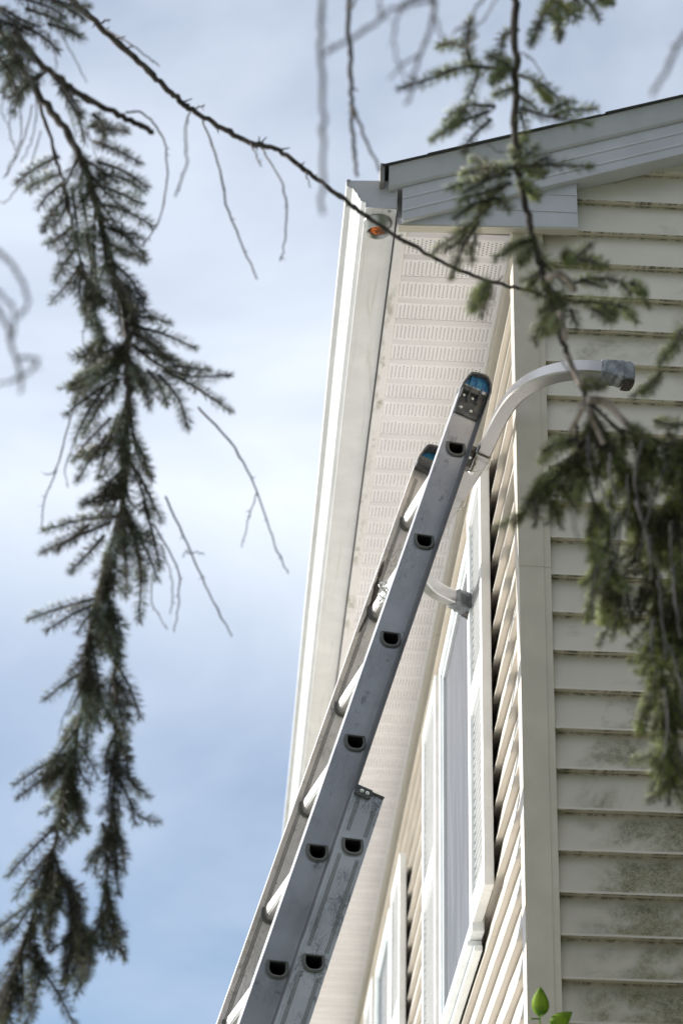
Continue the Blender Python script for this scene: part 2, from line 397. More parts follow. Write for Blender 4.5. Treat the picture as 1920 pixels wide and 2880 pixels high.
st.build('soffit_trim', MAT['soffit_trim'], house, bevel=.0008)
fr = MB(); fr.extrude([(-.001, E0-.030), (.004, E0-.034), (.022, E0-.034), (.022, E0-.0072), (-.001, E0-.0072)], 'y', .075, DEEP); fr.build('frieze_trim', MAT['eave_vinyl'], house, bevel=.001)
fa = MB(); fa.box(-.3075, -.290, -.002, DEEP, E0+.0045, E0+.135); fa.build('fascia', MAT['trim_metal'], house)

# gutter: K-style trough with its end cap and a drop outlet
GP = [(-.3115, .104), (-.3115, .012), (-.3915, .012), (-.3915, .029), (-.4030, .032), (-.4090, .042), (-.4165, .058), (-.4270, .071), (-.4415, .076), (-.4430, .098), (-.4330, .099), (-.4325, .092)]
gu = MB(); gy = [-.042, .3, .8, 1.5, 2.4, 3.6, 5, 7, 9.5, DEEP]; rings = []
for i, yv in enumerate(gy):
    w = 0 if i == 0 else random.uniform(-.0015, .0015)
    rings.append([(x+(w if j > 1 else 0), yv, E0+z) for j, (x, z) in enumerate(GP)])
gu.loft(rings, 0, False, False, False)
gutter = gu.build('gutter', MAT['gutter_white'], house); sm = gutter.modifiers.new('sheet', 'SOLIDIFY'); sm.thickness = .0016; sm.offset = 0
ec = MB(); cap = [(x, E0+z) for x, z in GP[:10]]
ec.extrude([(x*.985-.0055, z) for x, z in cap], 'y', -.0385, -.0365)
rim = [(x, -.042, z) for x, z in cap]
for a, b in zip(rim[:-1], rim[1:]):
    ec.tube([a, b], .0016, 6)
eco = ec.build('end_cap', MAT['trim_metal'], gutter)
for x, z in ((-.3865, .024), (-.330, .0095)):
    sc_ = MB(); sc_.tube([(x, -.032, E0+z), (x, -.032, E0+z-.004)], .0035, 8); sc_.build('rivet', MAT['outlet_steel'], gutter)
ol = MB(); cx, cy = -.356, .020
def ring(r, z, s=28): return [(cx+r*math.cos(2*math.pi*i/s), cy+r*math.sin(2*math.pi*i/s), E0+z) for i in range(s)]
ol.loft([ring(.0375, .0105), ring(.0375, .0075), ring(.0325, .006), ring(.0312, -.022), ring(.0285, -.0225), ring(.0285, .010)], 0, True, True, False)
olo = ol.build('drop_outlet', MAT['outlet_steel'], gutter)
lf = MB(); rr = random.Random(4)
lf.loft([[(cx+r*math.cos(2*math.pi*i/18)*(1+rr.uniform(-.25, .1)), cy+r*math.sin(2*math.pi*i/18)*(1+rr.uniform(-.25, .1)), E0+z+rr.uniform(-.003, .003)) for i in range(18)] for r, z in ((.024, -.012), (.016, -.017), (.007, -.013))], 0, True, True, True)
tag(lf.build('dead_leaf', MAT['orange_leaf'], gutter), 'bright orange dead leaf stuck in the outlet')

# gable trim: sloping rake board in two bands, boxed return at the eave, shingles
def rake(name, prof, x0, x1, mat, bev=.0012):
    m = MB(); m.loft([[(x, y, rake_z(x)+z) for y, z in prof] for x in (x0, x1)], 0, False, True, True)
    m2 = MB(); m2.v = m.v[:]; m2.f = m.f[:]; m2.m = m.m[:]; m2.sm = m.sm[:]
    m.loft([[(2*RIDGE-x, y, rake_z(x)+z) for y, z in prof] for x in (x1, x0)], 0, False, True, True)
    return m.build(name, mat, house, bevel=bev)
rake('rake_crown', [(-.068, -.001), (-.068, -.006), (-.066, -.008), (-.055, -.060), (-.050, -.066), (.012, -.066), (.012, -.001)], -.334, RIDGE, MAT['trim_metal'])
rake('rake_board', [(-.046, -.0665), (-.046, -.098), (-.0478, -.100), (-.0478, -.1035), (-.046, -.106), (-.046, -.137), (-.0478, -.139), (-.0478, -.1425), (-.046, -.145), (-.046, -.1705), (-.044, -.172), (.010, -.172), (.010, -.0665)], -.297, RIDGE, MAT['trim_metal'])
cr = MB()
zt = lambda x: rake_z(x)-.16
def ret(z0, z1, y):
    return None
a = [(-.303, E0-.0275), (.1625, E0-.0125), (.1625, zt(.1625)), (-.303, max(zt(-.303), E0-.008))]
cr.extrude(a and [(p[0], p[1]) for p in a] and [(-.030, E0-.0135)], 'x', 0, 0, cap=False) if False else None
cr.loft([[(x, y, z) for x, z in a] for y in (-.0315, .0)], 0, False, True, True)
for zz in (.033, .088):
    xl = max(-.30, (zz+.16-.132)/PITCH-.334-.02)
    cr.box(xl, .1624, -.0333, -.0315, E0+zz, E0+zz+.0035)
cr.build('cornice_return', MAT['trim_metal'], house, bevel=.001)
cu = MB(); cu.loft([[(-.3034, y, E0-.0310), (.1622, y, E0-.0160), (.1622, y, E0-.0127), (-.3034, y, E0-.0277)] for y in (-.0302, -.0005)], 0, False, True, True); cu.build('return_underside', MAT['trim_underside'], house)

rf = MB(); step = .118
for side in (0, 1):
    i = 0; x = -.352
    while x < RIDGE:
        x1 = min(x+step*1.9, RIDGE+.02); j = random.uniform(-.004, .004)
        lift = .0075
        pts = []
        for yy in (-.074+j, DEEP+.1):
            for (xx, hh) in ((x, lift-.0075), (x, lift-.0043), (x1, .0020), (x1, -.0010)):
                zz = rake_z(xx)+hh; pts.append(((2*RIDGE-xx) if side else xx, yy, zz))
        rf.add(pts, [(0, 1, 2, 3), (7, 6, 5, 4), (0, 4, 5, 1), (1, 5, 6, 2), (2, 6, 7, 3), (3, 7, 4, 0)])
        x += step
rf.build('shingle_roof', MAT['shingle'], house)
de = MB(); de.box(-.3575, -.3455, -.070, DEEP, E0+.075, E0+.1365); de.build('drip_edge', MAT['drip_metal'], house, bevel=.002)

# windows and louvred shutters on the eave wall
def shutter(y0, y1, z0, z1, label):
    m = MB(); F = -.027; B = -.001; st_ = .043; zm = z0 + (z1-z0)*.505
    parts = [(y0, y0+st_, z0, z1), (y1-st_, y1, z0, z1), (y0+st_, y1-st_, z1-.055, z1), (y0+st_, y1-st_, zm-.045, zm+.045), (y0+st_, y1-st_, z0, z0+.075)]
    for a, b, c, d in parts: m.box(F, B, a, b, c, d)
    fo = m.build('shutter', MAT['shutter_white'], house, bevel=.0025)
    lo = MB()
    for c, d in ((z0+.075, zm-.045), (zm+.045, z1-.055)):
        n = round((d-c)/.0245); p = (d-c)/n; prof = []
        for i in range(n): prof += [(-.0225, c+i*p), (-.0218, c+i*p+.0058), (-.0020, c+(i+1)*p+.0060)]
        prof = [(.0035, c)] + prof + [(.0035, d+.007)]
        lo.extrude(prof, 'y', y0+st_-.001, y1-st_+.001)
    lo.build('louver_panel', MAT['louver_shaded'], fo)
    if label: fo['label'] = label
    return fo
shutter(.645, 1.015, E0-1.575, E0-.315, None)
shutter(2.045, 2.535, E0-1.575, E0-.335, None)
shutter(3.545, 4.0, E0-1.575, E0-.375, None)
shutter(5.14, 5.62, E0-1.575, E0-.335, None)

def window(y0, y1, z0, z1, film):
    m = MB(); t = .038
    for (a, b, c, d) in ((y0, y0+t, z0, z1), (y1-t, y1, z0, z1), (y0+t, y1-t, z1-t, z1), (y0+t, y1-t, z0, z0+t)):
        m.box(-.030, .004, a, b, c, d)
    fo = m.build('window', MAT['window_white'], house, bevel=.002)
    s = MB(); t2 = t+.016
    for (a, b, c, d) in ((y0+t, y0+t2, z0+t, z1-t), (y1-t2, y1-t, z0+t, z1-t), (y0+t2, y1-t2, z1-t2, z1-t), (y0+t2, y1-t2, z0+t, z0+t2)):
        s.box(-.022, .004, a, b, c, d)
    s.build('sash', MAT['window_white'], fo, bevel=.0015)
    p = MB(); ny, nz = 40, 30; rr = random.Random(11); ph = [rr.uniform(0, 6.3) for _ in range(8)]
    grid = []
    for i in range(ny+1):
        for j in range(nz+1):
            yv = y0+t2+(y1-y0-2*t2)*i/ny; zv = z0+t2+(z1-z0-2*t2)*j/nz
            edge = min(1, 6*min(i, ny-i, j, nz-j)/ny)
            s_ = yv+.10*math.sin((zv-z0)*2.6+ph[0])+.06*(zv-z0)
            h = (math.sin(s_*34+ph[1])*.5+math.sin(s_*61+ph[2])*.3+math.sin(s_*19+zv*3+ph[3])*.5)*.0022*edge if film else 0
            grid.append((-.0115+h, yv, zv))
    p.add(grid, [(i*(nz+1)+j, (i+1)*(nz+1)+j, (i+1)*(nz+1)+j+1, i*(nz+1)+j+1) for i in range(ny) for j in range(nz)], 0, True)
    if film: tag(p.build('plastic_film', MAT['sunlit_film'], fo), 'wrinkled grey plastic film over the near window')
    else: p.build('glass_pane', MAT['dark_glass'], fo)
    sl = MB(); sl.extrude([(-.034, z0-.017), (-.036, z0-.015), (-.035, z0-.001), (.004, z0-.001), (.004, z0-.017)], 'y', y0+.068, y1+.01)
    sl.extrude([(-.016, z0-.034), (-.019, z0-.031), (-.018, z0-.018), (.004, z0-.018), (.004, z0-.034)], 'y', y0+.055, y1+.02)
    sl.build('sill', MAT['window_white'], fo, bevel=.0015)
window(.93, 1.875, E0-1.60, E0-.40, True)
window(4.05, 4.84, E0-1.60, E0-.41, False)

# ------------------------------------------------------------------ ladder
LU = Vector((0.275325, 0.118213, 0.954055)); LV = Vector((-0.23171, 0.971314, -0.053483)); LN = Vector((0.933009, 0.206339, -0.294818))
LP = Vector((-0.141307, 0.155597, 4.861562)); FOOT = -5.06          # u of the feet, measured from the topmost rung
ladder = tag(empty('extension_ladder'), 'grey aluminium extension ladder with blue tipped rails leaning against the eave wall', 'ladder')
mw = Matrix((LN, LV, LU)).transposed().to_4x4(); mw.translation = LP + LU*FOOT; ladder.matrix_world = mw
class LB(MB):
    """shapes in ladder axes: n towards the wall, v along the rungs, u up the rails"""
    def build(s, name, mats, parent=None, bevel=0.0):
        s.v = [(a, b, c-FOOT) for a, b, c in s.v]
        return MB.build(s, name, mats, parent, bevel)
T17 = math.radians(17.5)
def dloop(hw, top, bot, N=28, nc=0.0, uc=0.0, ribs=0.0):
    """D outline, flat side level and uppermost"""
    pts = []
    for i in range(N):
        a = 2*math.pi*i/N; c, s = math.cos(a), math.sin(a)
        x = hw*math.copysign(abs(c)**.75, c)
        y = top*min(1.0, s*2.4) if s >= 0 else bot*abs(s)**.85
        k = 1+ribs*(1 if i % 2 else -1)
        x *= k; y *= k
        pts.append((nc + x*math.cos(T17)-y*math.sin(T17), uc + x*math.sin(T17)+y*math.cos(T17)))
    return pts
HO = dict(hw=.0200, top=.0120, bot=-.0195)
def web(mb, n0, n1, u0, u1, nc, holes, v, t, mat=0):
    """rail web with D-shaped holes; outer face at v, thickness t"""
    for vv in (v, v+t):
        cuts = sorted(holes); lo = u0
        for h in cuts:
            a, b = max(u0, h-.05), min(u1, h+.05)
            if a > lo: mb.add([(n0, vv, lo), (n1, vv, lo), (n1, vv, a), (n0, vv, a)], [(0, 1, 2, 3)], mat)
            N = 28; d = dloop(nc=nc, uc=h, **HO); out = []
            for (x, y) in d:
                dx, dy = x-nc, y-h; s = min(((n1-nc) if dx > 0 else (nc-n0))/max(abs(dx), 1e-9), ((b-h) if dy > 0 else (h-a))/max(abs(dy), 1e-9))
                out.append((nc+dx*s, h+dy*s))
            # make sure the rectangle's corners are used
            for cx_, cy_ in ((n0, a), (n1, a), (n1, b), (n0, b)):
                j = min(range(N), key=lambda q: (out[q][0]-cx_)**2+(out[q][1]-cy_)**2); out[j] = (cx_, cy_)
            vs = [(x, vv, y) for x, y in d]+[(x, vv, y) for x, y in out]
            mb.add(vs, [(i, (i+1) % N, N+(i+1) % N, N+i) for i in range(N)], mat)
            lo = b
        if lo < u1: mb.add([(n0, vv, lo), (n1, vv, lo), (n1, vv, u1), (n0, vv, u1)], [(0, 1, 2, 3)], mat)
FLY_TOP, FLY_BOT = .205, -3.30; BASE_TOP, BASE_BOT = -1.045, FOOT
fly_r = [-.3048*i for i in range(11)]; base_r = [-1.186-.3048*i for i in range(13)]
W = .388
def grooves(mb, ns, v, dv, u0, u1):
    for c in ns:
        for d in (-.0034, 0, .0034): mb.box(c+d-.0008, c+d+.0008, min(v, v+dv), max(v, v+dv), u0, u1, 1)
# near fly rail: web, front flange towards the far rail, rear flange flaring out in a cove
m = LB(); web(m, -.0365, .0330, FLY_BOT, FLY_TOP, -.001, fly_r, 0.0, .0028)
m.box(-.0390, -.0362, 0.0, .036, FLY_BOT, FLY_TOP)
flange = [(.0270, -.0002), (.0305, -.0016), (.0328, -.0048), (.0335, -.0095), (.0337, -.0270), (.0362, -.0270), (.0362, .020), (.0335, .020), (.0330, .0028), (.0270, .0028)]
m.extrude(flange, 'z', FLY_BOT, FLY_TOP, 1)
m.build('side_rail', [MAT['fly_aluminium'], MAT['flange_shaded']], ladder, bevel=.0005)
# far fly rail, its inner web seen between the rungs
m = LB(); m.box(-.0365, .034, W, W+.003, FLY_BOT, FLY_TOP); m.box(-.0395, -.0362, W-.010, W+.004, FLY_BOT, FLY_TOP); m.box(.034, .037, W-.02, W+.02, FLY_BOT, FLY_TOP)
grooves(m, (-.021, .016), W-.0012, .0012, FLY_BOT, FLY_TOP-.06)
m.build('side_rail', [MAT['inner_aluminium'], MAT['ferrule_metal']], ladder, bevel=.0006)
# base rails, lying behind and outside the fly
BN = .068
m = LB(); web(m, .0335, .1005, BASE_BOT, BASE_TOP, BN, base_r, -.030, .0028)
m.box(.0320, .0350, -.0315, -.004, BASE_BOT, BASE_TOP); m.box(.0990, .1025, -.0315, .0, BASE_BOT, BASE_TOP)
gq = MB()
for lo, hi in zip([BASE_BOT]+[r+.03 for r in reversed(base_r)], [r-.032 for r in reversed(base_r)]+[BASE_TOP-.016]):
    grooves(m, (.0465, .0895), -.0308, .0008, lo, hi)
m.build('side_rail', [MAT['base_aluminium'], MAT['ferrule_metal']], ladder, bevel=.0006)
m = LB(); m.box(.0335, .1005, W+.030, W+.033, BASE_BOT, BASE_TOP); m.box(.0320, .0350, W+.004, W+.0345, BASE_BOT, BASE_TOP); m.box(.0990, .1025, W, W+.0345, BASE_BOT, BASE_TOP)
m.build('side_rail', [MAT['base_aluminium']], ladder, bevel=.0006)

def rung(u, nc, v0, v1):
    m = LB(); N = 40
    o = dict(hw=.0206, top=.0126, bot=-.0201)
    rib = dloop(N=N, nc=nc, uc=u, ribs=.018, **o); smooth = dloop(N=N, nc=nc, uc=u, **o)
    inner = dloop(N=N, nc=nc, uc=u, hw=.0188, top=.0110, bot=-.0185)
    L_ = lambda pts, v: [(x, v, y) for x, y in pts]
    m.loft([L_(smooth, v0-.0022), L_(smooth, v0+.012), L_(rib, v0+.013), L_(rib, v1-.013), L_(smooth, v1-.012), L_(smooth, v1+.0022)], 0, False, True, False)
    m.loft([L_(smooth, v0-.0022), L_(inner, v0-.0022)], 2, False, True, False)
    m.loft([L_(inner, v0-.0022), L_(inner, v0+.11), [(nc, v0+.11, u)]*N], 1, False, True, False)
    m.loft([L_(smooth, v1+.0022), [(nc, v1+.0022, u)]*N], 2, False, True, False)
    # pressed ferrules either side of each web: two soft ridges
    def fer(vv, s):
        seq = [(1.00, .0), (1.26, .0004), (1.285, .0022), (1.235, .0034), (1.17, .0022), (1.12, .0040), (1.06, .0042), (1.0, .0028)]
        m.loft([L_(dloop(N=N, nc=nc, uc=u-(k-1)*.006, hw=.0206*k, top=.0126*k*(1.0+.12*(k-1)), bot=-.0201*k), vv+s*h) for k, h in seq], 2, True, True, False)
    fer(v0, -1); fer(v0+.0028, 1); fer(v1, -1)
    return m.build('rung', [MAT['rung_aluminium'], MAT['dark_bore'], MAT['ferrule_metal']], ladder)
for u in fly_r: rung(u, 0.0, 0.0, W)
for u in base_r: rung(u, BN, -.030, W+.030)

# rail tips of the fly: dark plastic plate with rivets, arched cap over a blue core
def fly_cap(v_web, s, plate):
    m = LB(); arc = []
    pts = [(-.0400, .184), (-.0390, .200), (-.0340, .222), (-.0280, .2400), (-.0190, .2460), (-.0040, .2495), (.0105, .2520), (.0190, .2490), (.0340, .2300), (.0405, .2060), (.0400, .180)]
    inn = [(-.0355, .184), (-.0345, .198), (-.0300, .2175), (-.0245, .2345), (-.0165, .2395), (-.0030, .2430), (.0095, .2452), (.0165, .2430), (.0295, .2265), (.0352, .2050), (.0352, .180)]
    v0, v1 = (v_web-.012, v_web+.040) if s > 0 else (v_web-.040, v_web+.008)
    m.loft([[(a, v, b) for a, b in pts+inn[::-1]] for v in (v0, v1)], 0, False, True, True)
    o = m.build('end_cap', MAT['cap_rubber'], ladder, bevel=.0015)
    b = LB(); vb = v_web+.004*s
    b.loft([[(a, v, c) for a, c in inn] for v in (vb, vb+.002)], 0, False, True, True)
    if plate:
        for i in range(3):
            q = -.020+.018*i; b.box(q, q+.0016, v_web-.003, vb, .188, .236-.004*i)
    b.build('blue_core', MAT['cap_blue'], o)
    return o
co = fly_cap(0.0, 1, True)
m = LB(); m.box(-.0360, .0275, -.0045, -.0002, .104, .1925)
m.box(-.0360, -.0320, -.014, -.0045, .150, .1925); m.box(-.0160, -.0125, -.017, -.0045, .146, .196); m.box(.0100, .0135, -.017, -.0045, .146, .196); m.box(.0275, .0300, -.016, -.0045, .120, .196)
m.box(-.0320, -.016, -.0135, -.0045, .176, .1925); m.box(-.0125, .0100, -.0135, -.0045, .176, .1925)
m.build('cap_plate', MAT['cap_rubber'], co, bevel=.0012)
def dome(m, n, v, u, r, s=-1):
    m.loft([[(n+r*k*math.cos(2*math.pi*i/14), v+s*h, u+r*k*math.sin(2*math.pi*i/14)) for i in range(14)] for k, h in ((1.0, 0), (.96, r*.3), (.7, r*.55), (.3, r*.68))], 0, True, True, True)
for n_, u_ in ((-.0255, .164), (-.0015, .164), (-.0225, .124), (.0055, .124)):
    m = LB(); dome(m, n_, -.0045, u_, .0052); m.build('rivet', MAT['steel_bright'], co)
co2 = fly_cap(W, -1, False)
m = LB(); m.box(-.0385, .034, W-.036, W-.0005, .172, .200); m.build('cap_plate', MAT['cap_rubber'], co2, bevel=.002)
for u_ in (.135, .085):
    m = LB(); dome(m, .004, W, u_, .0050); m.build('rivet', MAT['steel_bright'], co2)
m = LB(); m.box(.0315, .0720, -.0360, -.0305, -1.062, -1.0375); m.box(.0315, .1030, -.0350, .0, -1.0450, -1.0405); m.box(.0720, .0755, -.0345, -.0300, -1.0500, -1.0405)
bo = m.build('rail_bracket', MAT['cap_rubber'], ladder, bevel=.0012)
for n_ in (.0475, .0610):
    m = LB(); dome(m, n_, -.0360, -1.0505, .0050); m.build('rivet', MAT['steel_bright'], bo)
for v_ in (-.03, W+.03):
    m = LB(); m.box(.028, .108, v_-.03, v_+.03, FOOT, FOOT+.02); m.box(.034, .100, v_-.006, v_+.006, FOOT+.02, FOOT+.14); m.build('ladder_foot', MAT['cap_rubber'], ladder, bevel=.004)

# wasp mud and dirt on the far rail, chain looped over the second rung
m = LB(); rr = random.Random(3); NU, NN = 46, 12; gr = []
for i in range(NU+1):
    fu = i/NU; env = math.sin(math.pi*fu)**.6
    for j in range(NN+1):
        fn = j/NN; cn = -.0300+.0045*math.sin(fu*5)+.004*fu; hw = .0062*env*(1+.35*math.sin(fu*23)+.25*math.sin(fu*41))
        e = math.sin(math.pi*fn)**.5
        gr.append((max(-.0362, cn+(fn-.35)*2*hw), W+.0004-(.0004+.0042*e*env*rr.random()), -.385+.245*fu+rr.uniform(-.001, .001)))
m.add(gr, [(i*(NN+1)+j, i*(NN+1)+j+1, (i+1)*(NN+1)+j+1, (i+1)*(NN+1)+j) for i in range(NU) for j in range(NN)])
tag(m.build('dried_mud', MAT['mud'], ladder), 'crust of dry brown mud beside the second rung')
def torus(m, c, ax, r, r2, el=1.0, s=18):
    ax = Vector(ax).normalized(); e1 = ax.orthogonal().normalized(); e2 = ax.cross(e1); pts = []
    for i in range(s+1):
        a = 2*math.pi*i/s; pts.append(Vector(c)+e1*r*math.cos(a)*el+e2*r*math.sin(a))
    m.tube(pts, r2, 6)
m = LB(); torus(m, (0, .245, -.307), (.1, 1, .2), .026, .0028); cpos = Vector((-.026, .243, -.315))
for i in range(5): torus(m, cpos+Vector((-.002+.003*i, -.006*i, -.016*i)), ((1, .3, 0) if i % 2 else (0, 1, .2)), .0105, .0022, 1.0, 12)
m.build('chain', MAT['steel_bright'], ladder)

# stand-off stabiliser: square tube behind the rails, two arms curving to the wall, taped ends
stab = LB()
def sq(m, path, a, b, mat=0, cap=True, jitter=0.0, rr=None):
    rings = []; path = [Vector(p) for p in path]
    for i, p in enumerate(path):
        t = (path[min(i+1, len(path)-1)]-path[max(i-1, 0)]).normalized(); up = Vector((0, 0, 1)); side = t.cross(up).normalized(); up = side.cross(t)
        aa, bb = (a[i], b[i]) if hasattr(a, '__len__') else (a, b); c = .82
        rr_ = [(-1, -c), (-c, -1), (c, -1), (1, -c), (1, c), (c, 1), (-c, 1), (-1, c)]
        rings.append([p+side*(x*aa*(1+(rr.uniform(-jitter, jitter) if rr else 0)))+up*(y*bb*(1+(rr.uniform(-jitter, jitter) if rr else 0))) for x, y in rr_])
    m.loft(rings, mat, False, True, cap)
def smooth_path(pts, n=6):
    pts = [Vector(p) for p in pts]; out = []
    for i in range(len(pts)-1):
        p0, p1, p2, p3 = pts[max(i-1, 0)], pts[i], pts[i+1], pts[min(i+2, len(pts)-1)]
        for k in range(n):
            t = k/n; out.append(.5*((2*p1)+(p2-p0)*t+(2*p0-5*p1+4*p2-p3)*t*t+(3*p1-p0-3*p2+p3)*t**3))
    return out+[pts[-1]]
near = [(.0695, -.0277, .0109), (.0625, -.1034, .0080), (.0555, -.2019, .0065), (.0590, -.2882, .0075), (.0804, -.3504, .0147), (.1166, -.3964, .0274), (.1673, -.4255, .0451), (.2233, -.4401, .0600), (.2741, -.4455, .0700)]
far = [(.070, .405, .0085), (.0710, .470, .0092), (.0765, .540, .0125), (.0917, .5943, .0186), (.1325, .6534, .0329), (.1699, .6937, .0460), (.2147, .7222, .0617), (.2515, .7405, .0746), (.2827, .7560, .0855)]
sq(stab, [(.0715, .405, .0085), (.0700, .18, .0085), (.0690, -.028, .0085)], .0215, .0215)
so_ = stab.build('stabilizer', MAT['arm_aluminium'], ladder)
for pts, fold in ((near, 0), (far, 1)):
    m = LB(); p = smooth_path(pts, 7); sq(m, p, .0185, .0195)
    ao = m.build('stabilizer_arm', MAT['arm_aluminium'], so_)
    # tape wrap over the last few centimetres
    e = Vector(pts[-1]); b_ = Vector(pts[-2]); t = (e-b_).normalized(); rr = random.Random(20+fold)
    m = LB(); q = [e+t*s for s in (-.064, -.060, -.052, -.043, -.034, -.024, -.013, -.003, .006, .014, .0205)]
    aa = [.0195, .0215, .0235, .0225, .0250, .0240, .0265, .0250, .0268, .0235, .016]; bb = [.0205, .0230, .0245, .0240, .0265, .0255, .0285, .0270, .0285, .0255, .018]
    sq(m, q, aa, bb, 0, True, .11, rr)
    to = tag(m.build('tape_wrap', MAT['duct_tape'], so_), 'grey duct tape bunched round the ' + ('far' if fold else 'near') + ' arm end')
    sd = to.modifiers.new('crease', 'BEVEL'); sd.width = .0012; sd.segments = 1
    m = LB(); q = [e+t*s+Vector((0, 0, -.015)) for s in (-.012, -.004, .008, .019, .025)]
    sq(m, q, [.009, .020, .0215, .020, .009], [.008, .0195, .0215, .0205, .009], 0, True, .16, rr)
    fo = m.build('torn_foam', MAT['torn_foam'], so_)
# hooks that hang the tube on the rails, locking bolts with spring wire
for v_ in (.012, W-.012):
    m = LB(); m.box(.0372, .0530, v_-.012, v_+.012, .010, .030); m.box(.0372, .0410, v_-.012, v_+.012, -.040, .030); m.box(.0372, .0530, v_-.012, v_+.012, -.040, -.014)
    m.build('hook_bracket', MAT['ferrule_metal'], so_, bevel=.002)
for v_, uu in ((.018, -.011), (.210, -.011)):
    m = LB(); m.tube([(.062, v_, uu), (.060, v_, uu-.030)], .0042, 10); m.tube([(.060, v_, uu-.026), (.060, v_, uu-.031)], .0068, 8)
    m.tube(smooth_path([(.060, v_, uu-.027), (.073, v_-.006, uu-.022), (.094, v_-.012, uu-.010), (.0965, v_-.014, uu+.018), (.0955, v_-.012, uu+.030), (.088, v_-.010, uu+.034)], 5), .0011, 6)
    m.build('locking_pin', MAT['steel_bright'], so_)

# ------------------------------------------------------------------ spruce boughs
def world_line(pts, d, dd=0.0, seed=0):
    """pts: (dx, dy) or (dx, dy, depth offset); returns smooth 3-D polyline about d metres away"""
    r = random.Random(seed)
    ph = r.uniform(0, 6.3); q = []
    for i, p in enumerate(pts):
        off = p[2] if len(p) > 2 else dd*math.sin(ph+i*.9)
        q.append(spot(p[0], p[1], d+off))
    return q
def spline(pts, n=6):
    if len(pts) < 3: return [pts[0].lerp(pts[1], i/n) for i in range(n+1)]
    return smooth_path(pts, n)

class Needles:
    def __init__(s): s.base = []; s.tip = []; s.wid = []
    def brush(s, line, length=.0135, per_m=1500, ang=(50, 76), seed=0, thin=1.0, bare=0.0):
        P = np.array([tuple(p) for p in line]); seg = np.linalg.norm(np.diff(P, axis=0), axis=1); cum = np.concatenate([[0], np.cumsum(seg)]); tot = cum[-1]
        n = max(6, int(tot*per_m)); g = np.random.default_rng(seed)
        t = np.sort(g.uniform(bare, 1, n))*tot; i = np.clip(np.searchsorted(cum, t)-1, 0, len(seg)-1)
        f = ((t-cum[i])/np.maximum(seg[i], 1e-9))[:, None]; pos = P[i]*(1-f)+P[i+1]*f
        T = (P[i+1]-P[i])/np.maximum(seg[i], 1e-9)[:, None]
        # bristle the very tip
        e = np.tile([0.31, -0.52, 0.80], (n, 1)); A = np.cross(T, e); A /= np.linalg.norm(A, axis=1)[:, None]; B = np.cross(T, A)
        phi = g.uniform(0, 2*np.pi, n); an = np.radians(g.uniform(ang[0], ang[1], n)); endf = np.clip((t/tot-.82)/.18, 0, 1); an = an*(1-.55*endf)
        d = T*np.cos(an)[:, None]+(A*np.cos(phi)[:, None]+B*np.sin(phi)[:, None])*np.sin(an)[:, None]
        d[:, 2] += g.uniform(-.05, .12, n); d /= np.linalg.norm(d, axis=1)[:, None]
        ln = length*g.uniform(.75, 1.12, n)*(1-.25*endf)
        s.base.append(pos); s.tip.append(pos+d*ln[:, None]); s.wid.append(np.full(n, .00058*thin))
    def build(s, name, mat, parent):
        b = np.concatenate(s.base); t = np.concatenate(s.tip); w = np.concatenate(s.wid)[:, None]; n = len(b)
        d = t-b; ln = np.linalg.norm(d, axis=1)[:, None]; d = d/ln
        a = np.cross(d, np.tile([.3, .8, .52], (n, 1))); a /= np.linalg.norm(a, axis=1)[:, None]; c = np.cross(d, a); m = b+d*ln*.45
        v = np.stack([b, m+a*w, m-a*.5*w+c*.87*w, m-a*.5*w-c*.87*w, t], 1).reshape(-1, 3)
        o = (np.arange(n)*5)[:, None, None]
        tri = np.array([[0, 2, 1], [0, 3, 2], [0, 1, 3], [4, 1, 2], [4, 2, 3], [4, 3, 1]])[None]
        f = (o+tri).reshape(-1, 3)
        me = bpy.data.meshes.new(name); me.vertices.add(len(v)); me.vertices.foreach_set('co', v.ravel().astype(np.float32))
        me.loops.add(f.size); me.loops.foreach_set('vertex_index', f.ravel().astype(np.int32))
        me.polygons.add(len(f)); me.polygons.foreach_set('loop_start', np.arange(0, f.size, 3, dtype=np.int32))
        me.polygons.foreach_set('use_smooth', np.ones(len(f), dtype=bool))
        me.update(calc_edges=True); me.validate(); me.materials.append(mat)
        ob = bpy.data.objects.new(name, me); COL.objects.link(ob); ob.parent = parent; return ob

def taper(line, r0, r1): return [r0+(r1-r0)*i/(len(line)-1) for i in range(len(line))]
def gnarl(line, r0, r1, rr):
    '''uneven thickness with swollen nodes'''
    return [(r0+(r1-r0)*i/(len(line)-1))*rr.uniform(.93, 1.06)*(1.22 if rr.random() < .12 else 1.0) for i in range(len(line))]
def kink(line, rr, a):
    return [line[0]]+[p+Vector((rr.gauss(0, a), rr.gauss(0, a), rr.gauss(0, a))) for p in line[1:-1]]+[line[-1]]
def knots(mb, line, r, n, rr, size=1.0):
    """short stubs and bud scars along a bare twig"""
    for _ in range(n):
        i = rr.randrange(1, len(line)-1); p = line[i]; t = (line[i+1]-line[i]).normalized(); a = t.orthogonal().normalized(); a.rotate(Matrix.Rotation(rr.uniform(0, 6.3), 3, t))
        d = (a+t*rr.uniform(.1, .7)).normalized(); l = rr.uniform(.003, .009)*size
        mb.tube([p, p+d*l*.5, p+d*l], [r*.9, r*.6, r*.3], 5)
def bent(a, b, sag=.12, rr=random, n=5):
    """a slightly drooping shoot from a to b"""
    a = Vector(a); b = Vector(b); L_ = (b-a).length; side = (b-a).cross(FWD).normalized()*rr.uniform(-sag, sag)*L_*.6 + Vector((0, 0, -1))*L_*rr.uniform(0, sag)
    return [a.lerp(b, i/n)+side*math.sin(math.pi*i/n) for i in range(n+1)]

